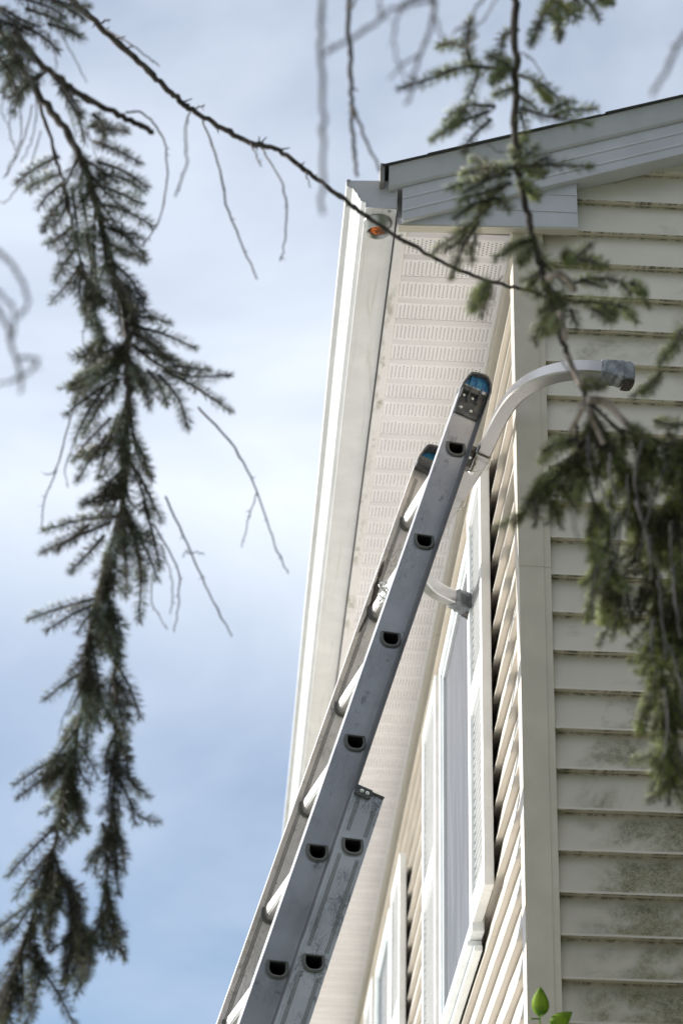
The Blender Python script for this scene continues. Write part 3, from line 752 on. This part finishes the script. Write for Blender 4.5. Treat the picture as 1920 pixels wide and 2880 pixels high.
def bough(name, label, D, stems, shoots, fills, dead, wood, needle, per_m, nlen, seed, spread=.14, extra_wood=()):
    root = tag(empty(name, spot(*stems[0][0][0][:2], D)), label, 'branch', None)
    bpy.context.view_layer.update()
    inv = Vector(root.location); rr = random.Random(seed)
    loc = lambda line: [Vector(p)-inv for p in line]
    lines = []
    for k, (pts, r0, r1) in enumerate(stems):
        ln = spline(loc(world_line(pts, D, .03, seed+k)), 7); ln = kink(ln, rr, .0012); lines.append(ln)
        m = MB(); m.tube(ln, gnarl(ln, r0, r1, rr), 8); knots(m, ln, (r0+r1)*.5, max(3, len(ln)//4), rr)
        m.build('stem', MAT[wood[0]], root)
    for k, (pts, r0, r1) in enumerate(extra_wood):
        ln = spline(loc(world_line(pts, D-.13, .02, seed+50+k)), 7); m = MB(); m.tube(ln, taper(ln, r0, r1), 8); knots(m, ln, r1, 4, rr)
        m.build('side_stem', MAT[wood[1]], root)
    nd = Needles(); tw = MB(); c = 0
    for pts in shoots:
        dd = rr.uniform(-spread, spread)
        ln = spline(loc([spot(p[0], p[1], D+dd*(i/(len(pts)-1))) for i, p in enumerate(pts)]), 5)
        c += 1; nd.brush(ln, nlen*rr.uniform(.9, 1.1), per_m, seed=seed*100+c); tw.tube(ln, taper(ln, .0030, .0014), 5)
    # filling shoots hung along parts of the stems: (stem, t0, t1, count, reach left, reach right, droop)
    for (si, t0, t1, cnt, lft, rgt, droop, lo, hi) in fills:
        ln = lines[si]
        for _ in range(cnt):
            p = ln[min(len(ln)-1, int((t0+(t1-t0)*rr.random())*(len(ln)-1)))]
            sx = rr.uniform(-lft, rgt); L_ = rr.uniform(lo, hi)
            d = (RIGHT*sx + FWD*rr.uniform(-.8, .8) - UP*droop*rr.uniform(.5, 1.2)).normalized()
            q = bent(p, p+d*L_, .18, rr)
            c += 1; nd.brush(q, nlen*rr.uniform(.85, 1.08), per_m, seed=seed*100+c); tw.tube(q, taper(q, .0026, .0012), 5)
            if rr.random() < .45:
                for _k in range(2):
                    p2 = q[rr.randrange(1, 4)]; d2 = (d+RIGHT*rr.uniform(-1, 1)+FWD*rr.uniform(-1, 1)).normalized(); q2 = bent(p2, p2+d2*L_*rr.uniform(.4, .7), .15, rr)
                    c += 1; nd.brush(q2, nlen*rr.uniform(.8, 1.0), per_m, seed=seed*100+c); tw.tube(q2, taper(q2, .0016, .001), 5)
    tw.build('shoot_wood', MAT[wood[0]], root)
    nd.build('needle_foliage', MAT[needle], root)
    for k, (pts, r0, r1, off) in enumerate(dead):
        ln = spline(loc(world_line(pts, D+off, .02, seed+80+k)), 6); ln = kink(ln, rr, .0008); m = MB(); m.tube(ln, gnarl(ln, r0, r1, rr), 6); knots(m, ln, r1, len(ln)//3, rr)
        m.build('dead_twig', MAT['dead_wood'], root)
    return root

# the bough hanging down the left side
left_stems = [
 ([(-40, -20), (0, 70), (60, 170), (130, 270), (185, 360), (215, 450), (240, 540), (262, 630), (285, 710), (292, 770), (290, 830), (296, 900), (290, 1000), (285, 1100), (275, 1190), (250, 1280), (225, 1370), (205, 1470), (192, 1600), (176, 1700), (160, 1800), (122, 1950), (80, 2100), (30, 2250), (10, 2400)], .0068, .0030),
 ([(75, 195), (108, 290), (140, 400), (165, 500), (190, 620), (215, 720), (240, 810), (247, 860)], .0030, .0022),
 ([(30, 70), (95, 145), (160, 200), (222, 240), (290, 272), (352, 303)], .0056, .0046),
 ([(280, 1190), (250, 1300), (252, 1390), (266, 1480), (262, 1600), (266, 1700), (258, 1850), (245, 2000), (230, 2120)], .0026, .0018),
 ([(120, 1950), (165, 2080), (200, 2200)], .0022, .0016),
]
left_shoots = [
 [(0,15),(60,50),(95,60)], [(30,-10),(110,15),(150,40)], [(60,20),(130,45),(182,80)], [(90,-10),(160,10),(205,15)], [(50,60),(100,85),(135,118)], [(0,80),(50,110),(70,140)], [(-10,120),(30,180),(42,235)], [(110,55),(160,70),(190,90)], [(120,0),(165,25),(195,45)],
 [(105,165),(65,200),(22,225)], [(125,175),(165,225),(190,268)], [(140,200),(180,270),(196,330)], [(90,170),(50,210),(30,260)], [(30,120),(60,160),(70,200)],
 [(205,290),(245,295),(292,302)], [(215,262),(235,285),(242,312)], [(215,325),(270,345),(322,375)], [(222,370),(290,395),(340,432)], [(225,400),(285,410),(330,440)], [(235,470),(290,485),(350,518)], [(240,520),(290,545),(332,582)], [(245,560),(300,580),(338,600)], [(255,600),(300,640),(332,695)], [(250,640),(290,670),(305,705)], [(240,430),(290,450),(325,470)],
 [(135,360),(85,385),(36,420)], [(140,400),(95,415),(62,435)], [(145,420),(110,450),(88,478)], [(155,450),(120,490),(100,530)], [(165,520),(130,550),(108,562)], [(180,560),(150,605),(128,642)], [(188,600),(175,640),(168,668)], [(200,540),(212,620),(205,690)], [(215,560),(222,640),(240,700)], [(165,430),(175,500),(180,560)], [(185,440),(200,510),(205,560)],
 [(292,735),(340,728),(388,742)], [(295,745),(370,765),(450,800)], [(300,765),(350,790),(405,845)], [(300,790),(370,840),(445,865),(530,860)], [(310,800),(360,815),(410,830)], [(375,850),(450,890),(530,945)], [(365,860),(410,915),(432,985)], [(340,850),(370,890),(382,930)], [(310,840),(330,890),(342,925)], [(400,840),(440,845),(480,850)], [(320,770),(360,800),(390,825)],
 [(275,835),(220,855),(165,885)], [(285,800),(245,830),(208,862)], [(265,870),(205,910),(150,952)], [(240,890),(200,950),(172,1010)], [(275,870),(225,940),(192,1000)], [(250,850),(210,885),(180,905)],
 [(255,960),(205,1010),(165,1060)], [(245,1000),(205,1060),(178,1105)], [(272,950),(245,1030),(226,1100)], [(300,940),(312,1030),(350,1105)], [(292,1040),(320,1110),(342,1180)], [(315,1080),(350,1150),(372,1200)], [(285,1140),(240,1150),(193,1152)], [(262,1110),(225,1140),(190,1162)], [(292,960),(285,1040),(290,1100)], [(305,1000),(330,1050),(342,1090)],
 [(272,1185),(185,1195),(100,1218)], [(255,1200),(170,1235),(95,1268)], [(240,1230),(200,1275),(162,1312)], [(205,1205),(165,1235),(130,1262)], [(292,1185),(322,1290),(320,1425)], [(305,1200),(340,1270),(362,1330)], [(282,1235),(292,1310),(288,1372)], [(330,1150),(352,1230),(368,1300)], [(290,1180),(260,1250),(245,1310)], [(310,1230),(320,1300),(330,1340)],
 [(228,1372),(145,1395),(65,1422)], [(220,1388),(165,1412),(108,1448)], [(250,1395),(270,1430),(282,1470)], [(232,1380),(200,1420),(180,1450)],
 [(200,1540),(155,1565),(105,1607)], [(258,1515),(295,1570),(322,1645)], [(262,1560),(285,1590),(302,1622)], [(192,1640),(165,1670),(148,1702)],
 [(172,1720),(105,1755),(34,1802)], [(160,1755),(100,1790),(40,1832)], [(252,1640),(275,1680),(292,1722)], [(256,1700),(280,1725),(298,1742)], [(262,1580),(280,1650),(290,1700)],
 [(150,1880),(85,1940),(18,2012)], [(235,1890),(262,1970),(272,2052)], [(258,1870),(280,1940),(288,2002)], [(240,2050),(265,2120),(286,2205)], [(110,2050),(50,2090),(-5,2132)], [(210,2140),(208,2200),(198,2250)], [(180,2050),(165,2150),(148,2255)], [(60,2190),(120,2260),(172,2356)], [(90,2100),(55,2180),(28,2250)], [(100,2200),(80,2290),(60,2352)], [(130,2000),(120,2100),(110,2180)], [(165,2080),(190,2150),(185,2230)], [(40,2240),(20,2300),(-10,2352)],
]
left_fills = [(0, .0, .10, 10, 1.0, 1.0, .6, .05, .10), (0, .16, .34, 20, .55, 1.0, 1.0, .05, .10), (1, .35, .9, 18, .9, .6, 1.0, .04, .09),
              (0, .39, .45, 10, 1.0, 1.0, .6, .05, .10), (0, .47, .59, 18, .9, .9, 1.1, .05, .10), (0, .60, .64, 5, .5, .8, 1.2, .04, .08),
              (3, .15, .98, 32, .45, .5, 1.5, .05, .10), (0, .66, .98, 56, .7, .55, 1.4, .05, .11), (4, .0, 1.0, 20, .7, .8, 1.4, .05, .10)]
left_dead = [
 ([(60,150),(85,240),(70,330),(48,372)], .0013, .0008, -.25), ([(105,70),(128,120),(122,185)], .0012, .0008, -.3), ([(150,230),(172,300),(168,352)], .0011, .0008, -.2), ([(30,230),(22,300),(38,345)], .0011, .0008, -.2), ([(210,700),(192,760),(196,800)], .0011, .0008, -.1), ([(175,1010),(150,1075),(158,1120)], .0011, .0008, -.1),
 ([(290,258),(325,258),(362,295),(382,350),(380,450),(358,520),(328,565)], .0017, .0011, 0.0),
 ([(455,935),(540,1030),(590,1130),(630,1250),(662,1318)], .0019, .0010, .05), ([(590,1130),(572,1185),(556,1258)], .0012, .0008, .05),
 ([(380,1140),(430,1250),(480,1360),(533,1462)], .0018, .0010, .0), ([(432,1270),(455,1268),(470,1275)], .001, .0007, .0), ([(430,1262),(420,1280)], .001, .0007, .0),
 ([(350,1200),(405,1300),(412,1380),(400,1452)], .0016, .0009, .0), ([(370,1250),(395,1340),(392,1410)], .0011, .0008, -.1), ([(352,1330),(350,1385),(385,1445)], .0011, .0008, -.1),
 ([(222,785),(165,950),(130,1080),(102,1150),(97,1212)], .0017, .0009, .0), ([(132,1080),(120,1088),(104,1090)], .001, .0007, .0),
 ([(75,240),(52,330),(15,405)], .0013, .0008, -.15), ([(95,300),(62,400),(15,462),(0,462)], .0011, .0007, -.2), ([(10,220),(5,260),(22,290)], .001, .0007, -.3),
 ([(45,240),(50,310),(28,370),(8,410)], .0012, .0008, -.2), ([(130,60),(160,110),(200,190)], .0013, .0008, -.2), ([(125,480),(130,560),(137,608)], .0011, .0008, -.1), ([(200,300),(215,340),(232,400)], .001, .0007, -.2), ([(140,80),(170,130)], .001, .0007, -.3),
 ([(185,1560),(150,1640),(135,1690)], .0011, .0007, -.1),
]
bough('spruce_branch', 'long spruce bough with bluish needles hanging down the left side against the sky', 4.0, left_stems, left_shoots, left_fills, left_dead,
      ('spruce_bark', 'pale_bark'), 'blue_needles', 2100, .0190, 3, .13)

# the bough on the right, before the gable wall
Z = lambda pts: [((1060+a/2.24)*.81667, (b/2.24)*.81667) for a, b in pts]       # read off an enlargement
Y = lambda pts: [((1520+a/3.92)*.81667, (440+b/3.92)*.81667) for a, b in pts]
X = lambda pts: [((1520+a/3.92)*.81667, (1040+b/3.92)*.81667) for a, b in pts]
V = lambda pts: [((1520+a/3.92)*.81667, (1640+b/3.92)*.81667) for a, b in pts]
right_stems = [
 ([(1186, -30), (1181, 80), (1184, 170), (1181, 300), (1190, 390), (1206, 470), (1226, 560), (1250, 645), (1266, 700), (1282, 750), (1302, 815), (1326, 872), (1346, 915)], .0058, .0042),
 ([(1346, 915), (1380, 985), (1425, 1080), (1470, 1180), (1500, 1300), (1512, 1430), (1520, 1560), (1532, 1700), (1536, 1850)], .0036, .0018),
 ([(1346, 915), (1325, 970), (1330, 1060), (1370, 1180), (1400, 1300), (1405, 1400)], .0032, .0018),
 ([(1346, 915), (1420, 985), (1500, 1010), (1590, 1030)], .0034, .0022),
 ([(1380, 985), (1320, 1040), (1260, 1080), (1230, 1110)], .0026, .0016),
 ([(1590, 960), (1545, 1100), (1548, 1250), (1556, 1400), (1560, 1560)], .0030, .0020),
]
right_wood = [
 ([(1348, 918), (1385, 922), (1412, 945), (1438, 975)], .0062, .0048), ([(1340, 930), (1325, 960), (1308, 992)], .0046, .0034),
 ([(1350, 940), (1370, 985), (1385, 1020)], .0046, .0034), ([(1255, 640), (1278, 628), (1300, 640), (1318, 668)], .0048, .0046), ([(1284, 715), (1292, 745), (1298, 780)], .0044, .0040), ([(1302, 815), (1316, 850), (1332, 885)], .0046, .0042),
]
right_shoots = [Z(q) for q in (
 [(850,440),(560,420),(350,490),(150,552)], [(600,430),(570,300),(590,120)], [(560,300),(470,270),(390,292)], [(640,430),(610,540),(570,620)], [(745,672),(600,660),(510,690),(430,752)],
 [(705,700),(520,770),(420,830),(340,892)], [(720,750),(590,870),(545,965)], [(860,440),(780,385),(700,345)], [(870,560),(800,570),(745,605)], [(885,470),(1040,535),(1140,615)],
 [(900,680),(1080,735),(1335,778)], [(1100,730),(1230,690),(1375,692)], [(1090,700),(1160,660),(1235,640)], [(895,700),(920,780),(935,850)], [(860,205),(790,225),(785,370)], [(500,430),(440,450),(390,470)], [(560,670),(510,740),(470,790)], [(1000,540),(1060,600),(1090,640)], [(890,600),(960,650),(1010,690)], [(820,450),(760,480),(720,520)],
 [(1070,40),(1010,170),(968,285)], [(1130,60),(1145,160),(1140,255)], [(1190,30),(1235,80),(1258,125)], [(1300,-10),(1360,50),(1402,128)], [(1090,0),(1170,30),(1215,60)], [(1400,-20),(1440,0),(1470,8)], [(1060,0),(1100,70),(1120,120)], [(1150,0),(1190,60),(1200,150)], [(1230,-20),(1270,20),(1290,70)],
 [(880,1050),(1100,1040),(1345,1048)], [(870,1060),(720,1050),(600,1000)], [(845,1100),(640,1130),(440,1190)], [(850,1150),(680,1210),(510,1270)], [(745,1250),(600,1290),(490,1375)], [(760,1250),(800,1280),(830,1320)], [(870,1050),(940,980),(1010,930)], [(900,1150),(960,1190),(1015,1250)], [(720,1290),(560,1430),(350,1590)], [(640,1400),(540,1560),(470,1740)], [(620,1480),(600,1570),(590,1660)], [(860,1000),(880,920),(940,880)], [(980,1040),(1040,1000),(1080,990)], [(800,1080),(650,1080),(540,1100)], [(700,1130),(600,1180),(530,1220)], [(560,1440),(520,1520),(430,1580)], [(880,1040),(960,1080),(1060,1090)], [(800,1180),(700,1250),(640,1330)],
 [(695,1770),(660,1860),(610,1950)], [(690,1790),(690,1880),(650,1990)], [(685,1800),(620,1870),(590,1960)], [(980,1560),(930,1610),(905,1660)])]
right_shoots += [Y(q) for q in (
 [(330,1200),(430,1080),(560,945)], [(430,1140),(570,1160),(720,1205)], [(320,1420),(600,1340),(950,1410),(1200,1660)], [(880,1400),(960,1480),(1010,1560)], [(380,1600),(650,1610),(860,1650),(1060,1830)], [(560,1680),(680,1740),(790,1810)], [(330,1680),(360,1780),(400,1880)],
 [(150,1720),(20,1790),(-70,2040)], [(160,1740),(40,1830),(10,1960)], [(440,1350),(560,1400),(700,1440)], [(850,1640),(960,1700),(1010,1780)], [(250,1620),(200,1760),(130,1900)], [(180,1560),(100,1640),(-20,1720)], [(330,1180),(300,1120),(280,1060)], [(1000,1400),(1080,1440),(1140,1520)], [(700,1640),(760,1720),(800,1760)],
 [(1560,1900),(1450,2100),(1300,2300)], [(1500,2050),(1420,2150),(1350,2180)])]
right_shoots += [X(q) for q in (
 [(1330,20),(1180,160),(1020,290)], [(1300,60),(1200,200),(1120,260)], [(480,140),(560,170),(700,180)], [(400,760),(200,800),(30,900)], [(380,820),(180,880),(0,1000)], [(500,900),(280,1040),(60,1180)], [(450,960),(250,1130),(30,1300)], [(420,1040),(320,1200),(240,1340)], [(480,1080),(400,1250),(330,1420)], [(520,1150),(450,1300),(420,1440)],
 [(950,620),(1100,700),(1200,820)], [(1250,560),(1400,600),(1560,590)], [(1400,700),(1480,850),(1540,1000)], [(700,760),(820,900),(850,1050)], [(900,700),(900,850),(840,1000)], [(600,1500),(640,1700),(680,1900)], [(680,1560),(760,1700),(760,1900)], [(960,1600),(1010,1750),(1040,1850)], [(620,1800),(600,1950),(610,2100)], [(700,1950),(640,2100),(600,2250)])]
right_shoots += [V(q) for q in (
 [(640,-100),(560,150),(500,420)], [(760,-60),(700,250),(640,430)], [(900,-80),(860,250),(790,620)], [(930,0),(960,200),(1010,420)], [(1100,50),(1080,220),(1000,340)], [(1300,100),(1260,300),(1230,520)], [(1380,200),(1360,500),(1330,850)], [(1330,700),(1270,950),(1240,1150)], [(1260,1000),(1220,1180),(1180,1380)], [(1200,1250),(1130,1450),(1080,1680)], [(1380,1000),(1330,1250),(1300,1500)], [(1420,1300),(1360,1480),(1290,1690)], [(1500,1500),(1420,1600),(1340,1720)], [(1480,1600),(1340,1850),(1230,2000)], [(1450,1800),(1370,2100),(1290,2350)], [(1540,1000),(1480,1300),(1440,1500)], [(1560,600),(1520,800),(1480,950)], [(1500,1900),(1450,2150),(1400,2420)], [(800,100),(820,300),(860,470)])]
right_fills = [(1, .05, .40, 28, .45, 1.0, 1.0, .05, .10), (1, .35, 1.0, 38, .5, 1.0, 1.3, .05, .10), (2, .30, .95, 13, .35, .7, 1.3, .05, .10), (3, .3, 1.0, 18, .4, .7, 1.0, .05, .10), (4, .2, 1.0, 7, .7, .5, .9, .04, .09),
               (0, .46, .58, 6, .9, .7, .6, .04, .08), (5, .0, 1.0, 44, .6, .7, 1.1, .05, .10)]
rq = random.Random(77); hang = []
for hx, hy in ((1400, 1040), (1440, 1090), (1475, 1010), (1380, 1120), (1500, 1120), (1530, 1060), (1420, 1180), (1490, 1230), (1540, 1200), (1395, 1240), (1510, 1330), (1545, 1300), (1500, 1420), (1535, 1480), (1350, 1000), (1460, 1150), (1525, 1580)):
    ex = hx+rq.uniform(-45, 40); ey = hy+rq.uniform(90, 190)
    hang.append(([(hx, hy), ((hx+ex)/2+rq.uniform(-18, 18), (hy+ey)/2), (ex, ey)], rq.uniform(.0016, .0028), .0011, rq.uniform(-.22, -.05)))
right_dead = hang + [([(1184,345),(1150,352),(1120,330)], .0012, .0008, 0), ([(1190, 120), (1225, 140), (1262, 200)], .0012, .0008, -.25), ([(1290,830),(1320,880),(1350,905)], .0014, .0009, .1), ([(1310, 1165), (1318, 1210), (1335, 1262)], .0018, .0010, -.9)]
bough('spruce_branch', 'dark green spruce bough with pale bare wood hanging before the gable siding on the right', 3.75, right_stems, right_shoots, right_fills, right_dead,
      ('spruce_bark', 'pale_bark'), 'green_needles', 2200, .0180, 5, .16, right_wood)

# the bare branch running from the top left across the gutter, with thin twigs hanging from it
def bare(name, label, D, main, twigs, mat='dead_wood', cat='branch', group=None, r=(.0055, .003), dd=.02, stubs=14, seed=1):
    root = tag(empty(name, spot(*main[0][:2], D)), label, cat, group); o = Vector(root.location); rr = random.Random(seed)
    ln = spline([p-o for p in world_line(main, D, dd, seed)], 8); ln = kink(ln, rr, .0011); m = MB(); m.tube(ln, gnarl(ln, *r, rr), 8); knots(m, ln, r[1]*.8, stubs, rr, 2.3 if stubs > 14 else 1.2)
    m.build('main_stem', MAT[mat], root)
    for k, (pts, r0, r1, off) in enumerate(twigs):
        q = world_line(pts, D+off, .015, seed+k+1); q[0] = spot(pts[0][0], pts[0][1], D); ln = kink(spline([p-o for p in q], 6), rr, .0009); m = MB(); m.tube(ln, gnarl(ln, r0, r1, rr), 6); knots(m, ln, r1, 2+len(ln)//5, rr)
        m.build('side_twig', MAT[mat], root)
    return root
bare('bare_branch', 'long dark bare branch slanting from the top left across the gutter end', 4.35,
 [(120,-45),(165,0),(240,70),(330,152),(400,220),(440,252),(520,300),(580,330),(640,345),(720,405),(800,465),(850,505),(950,565),(1050,620),(1150,652),(1225,672),(1290,700)],
 [([(437,258),(425,300),(428,370),(403,452)], .0017, .0012, -.75), ([(466,278),(500,370),(520,470),(555,560),(590,642)], .0020, .0012, -.35), ([(600,340),(648,425),(658,520),(643,600)], .0017, .0011, -.4),
  ([(575,330),(600,382)], .0016, .0012, -.5), ([(240,65),(305,105),(366,152)], .0015, .0010, -.35), ([(225,62),(240,48),(252,45)], .0020, .0012, .0), ([(450,250),(470,240)], .0016, .0010, 0), ([(700,392),(712,430)], .0013, .001, -.2)],
 mat='spruce_bark', r=(.0060, .0030), stubs=40, seed=12)

GHOST = 'dead twigs out of focus close to the camera'
bare('dead_twig', 'thick pale blurred twig hanging from the top edge with a fork leaning right', 2.4, [(741,-30),(736,100),(742,300),(742,492)], [([(748,118),(850,62),(905,20),(990,0)], .0022, .0016, .0)], group=GHOST, r=(.0026, .0021), stubs=6, seed=21)
bare('dead_twig', 'dark twig hanging straight down above the gutter with a split lower end', 3.35, [(800,-30),(803,120),(806,240),(812,330),(818,405)], [([(806,240),(840,320),(872,395)], .0024, .0016, .0), ([(803, 20), (812, 10), (818, -5)], .0016, .0012, 0)], group=GHOST, r=(.0036, .0022), stubs=8, seed=22)
bare('dead_twig', 'pale curved twig hanging at the top centre with two hooked ends', 2.6, [(1000,-30),(990,60),(962,130),(945,200),(933,240)], [([(962,125),(925,150),(893,183)], .0015, .0010, 0), ([(1000,-20),(930,10),(908,60),(910,130),(930,180)], .0016, .0010, 0), ([(985,-20),(1003,50),(1015,100)], .0018, .0012, 0), ([(875, -20), (873, 8), (868, 36)], .0013, .0010, 0)], group=GHOST, r=(.0022, .0015), stubs=6, seed=23)
bare('dead_twig', 'two grey twigs slanting down left beside the right bough tip', 3.1, [(1120,-30),(1080,40),(1040,80)], [([(1150,-20),(1110,45),(1060,90)], .0014, .0010, .1), ([(1095, 80), (1068, 120), (1062, 160)], .0012, .0009, .2)], group=GHOST, r=(.0018, .0012), stubs=4, seed=24)
bare('dead_twig', 'pale blurred twig slanting in from the upper right edge', 2.35, [(1600,40),(1560,95),(1535,150),(1494,220)], [], group=GHOST, r=(.0026, .0020), stubs=2, seed=25)
bare('dead_twig', 'pale hooked twig curling at the left edge, the upper of two', 2.4, [(-30,560),(10,590),(48,640),(62,690),(45,730)], [], group=GHOST, r=(.0022, .0016), stubs=3, seed=26)
bare('dead_twig', 'pale twig with a bent fork at the left edge, the lower of two', 2.4, [(-30,680),(8,730),(30,800),(48,860),(46,902)], [([(-20,655),(18,690),(35,730),(24,790)], .0020, .0015, 0), ([(38,822),(85,822),(78,845),(40,868),(-5,885)], .0018, .0013, 0)], group=GHOST, r=(.0024, .0016), stubs=3, seed=27)
bare('dead_twig', 'short grey twig crossing the gutter edge below its end cap', 3.3, [(845,520),(800,570),(770,595),(748,618)], [([(830, 760), (818, 830), (822, 860)], .0016, .0012, .0)], group=GHOST, r=(.0018, .0012), stubs=3, seed=28) if False else None

# leafy shoot poking up at the bottom of the picture
root = tag(empty('leafy_shoot', spot(1243, 2420, 4.95)), 'young shoot with bright green leaves at the bottom before the corner post', 'plant'); o = Vector(root.location)
m = MB(); ln = spline([spot(*p, 4.95)-o for p in ((1243, 2420), (1240, 2370), (1238, 2335))], 6); m.tube(ln, taper(ln, .0022, .0014), 7)
for a, b in (((1238, 2337), (1248, 2328)), ((1238, 2340), (1217, 2340))): m.tube([spot(*a, 4.95)-o, spot(*b, 4.94)-o], [.0013, .0018], 6)
m.build('stem', MAT['fresh_leaf'], root)
def leaf(base, tip, wid, tilt, dep):
    b = spot(*base, dep)-o; t = spot(*tip, dep-.01)-o; ax = t-b; sd = ax.cross(FWD).normalized(); sd = (sd*math.cos(tilt)+FWD*math.sin(tilt)).normalized(); nn = sd.cross(ax).normalized()
    m = MB(); rows = []
    for i in range(13):
        s = i/12; w = wid*(math.sin(math.pi*s**.72)**.85 if 0 < s < 1 else .02)
        rows.append([b+ax*s+sd*w*q+nn*(.25*w*(abs(q)**1.3)-.10*wid*math.sin(s*3.1)) for q in (-1, -.55, 0, .55, 1)])
    m.loft(rows, 0, True, False, False); ob = m.build('leaf', MAT['fresh_leaf'], root); sm_ = ob.modifiers.new('blade', 'SOLIDIFY'); sm_.thickness = .0004
leaf((1238, 2336), (1240, 2266), .0185, .45, 4.95)
leaf((1262, 2362), (1313, 2324), .0165, .3, 4.93)
leaf((1236, 2365), (1214, 2358), .0090, .2, 4.96)

# unseen spruces assumed behind the camera, kept dense to darken the gable and reflections
nt = MB(); rr = random.Random(31)
for tx, ty, th, tr in ((2.6, -9.5, 15, 3.2), (-2.2, -11.5, 14, 3.0), (6.8, -9, 15, 3.4), (-7.0, -13.0, 13, 3.0), (11, -11, 14, 3.2), (-.5, -14, 16, 3.4), (4.8, -13.5, 16, 3.4), (9, -13, 16, 3.4)):
    nt.tube([(tx, ty, -.2), (tx, ty, th*.9)], [.18, .04], 8)
    for _ in range(1100):
        hz = rr.uniform(.06, 1)**.9; rad = tr*(1-hz)**.85*rr.uniform(.35, 1); a = rr.uniform(0, 6.283)
        c = Vector((tx+rad*math.cos(a), ty+rad*math.sin(a), hz*th)); out = Vector((math.cos(a), math.sin(a), -.35)); sd = Vector((-math.sin(a), math.cos(a), 0))
        s = rr.uniform(.35, .7); w = s*.45; k = len(nt.v)
        nt.v += [tuple(c-out*s*.5-sd*w*.3), tuple(c+sd*w), tuple(c+out*s), tuple(c-sd*w), tuple(c+Vector((0, 0, -.18*s)))]
        nt.f += [(k, k+1, k+4), (k+1, k+2, k+4), (k+2, k+3, k+4), (k+3, k, k+4), (k, k+3, k+2, k+1)]; nt.m += [0]*5; nt.sm += [False]*5
tag(nt.build('spruce_wood', MAT['far_foliage']), kind='stuff')
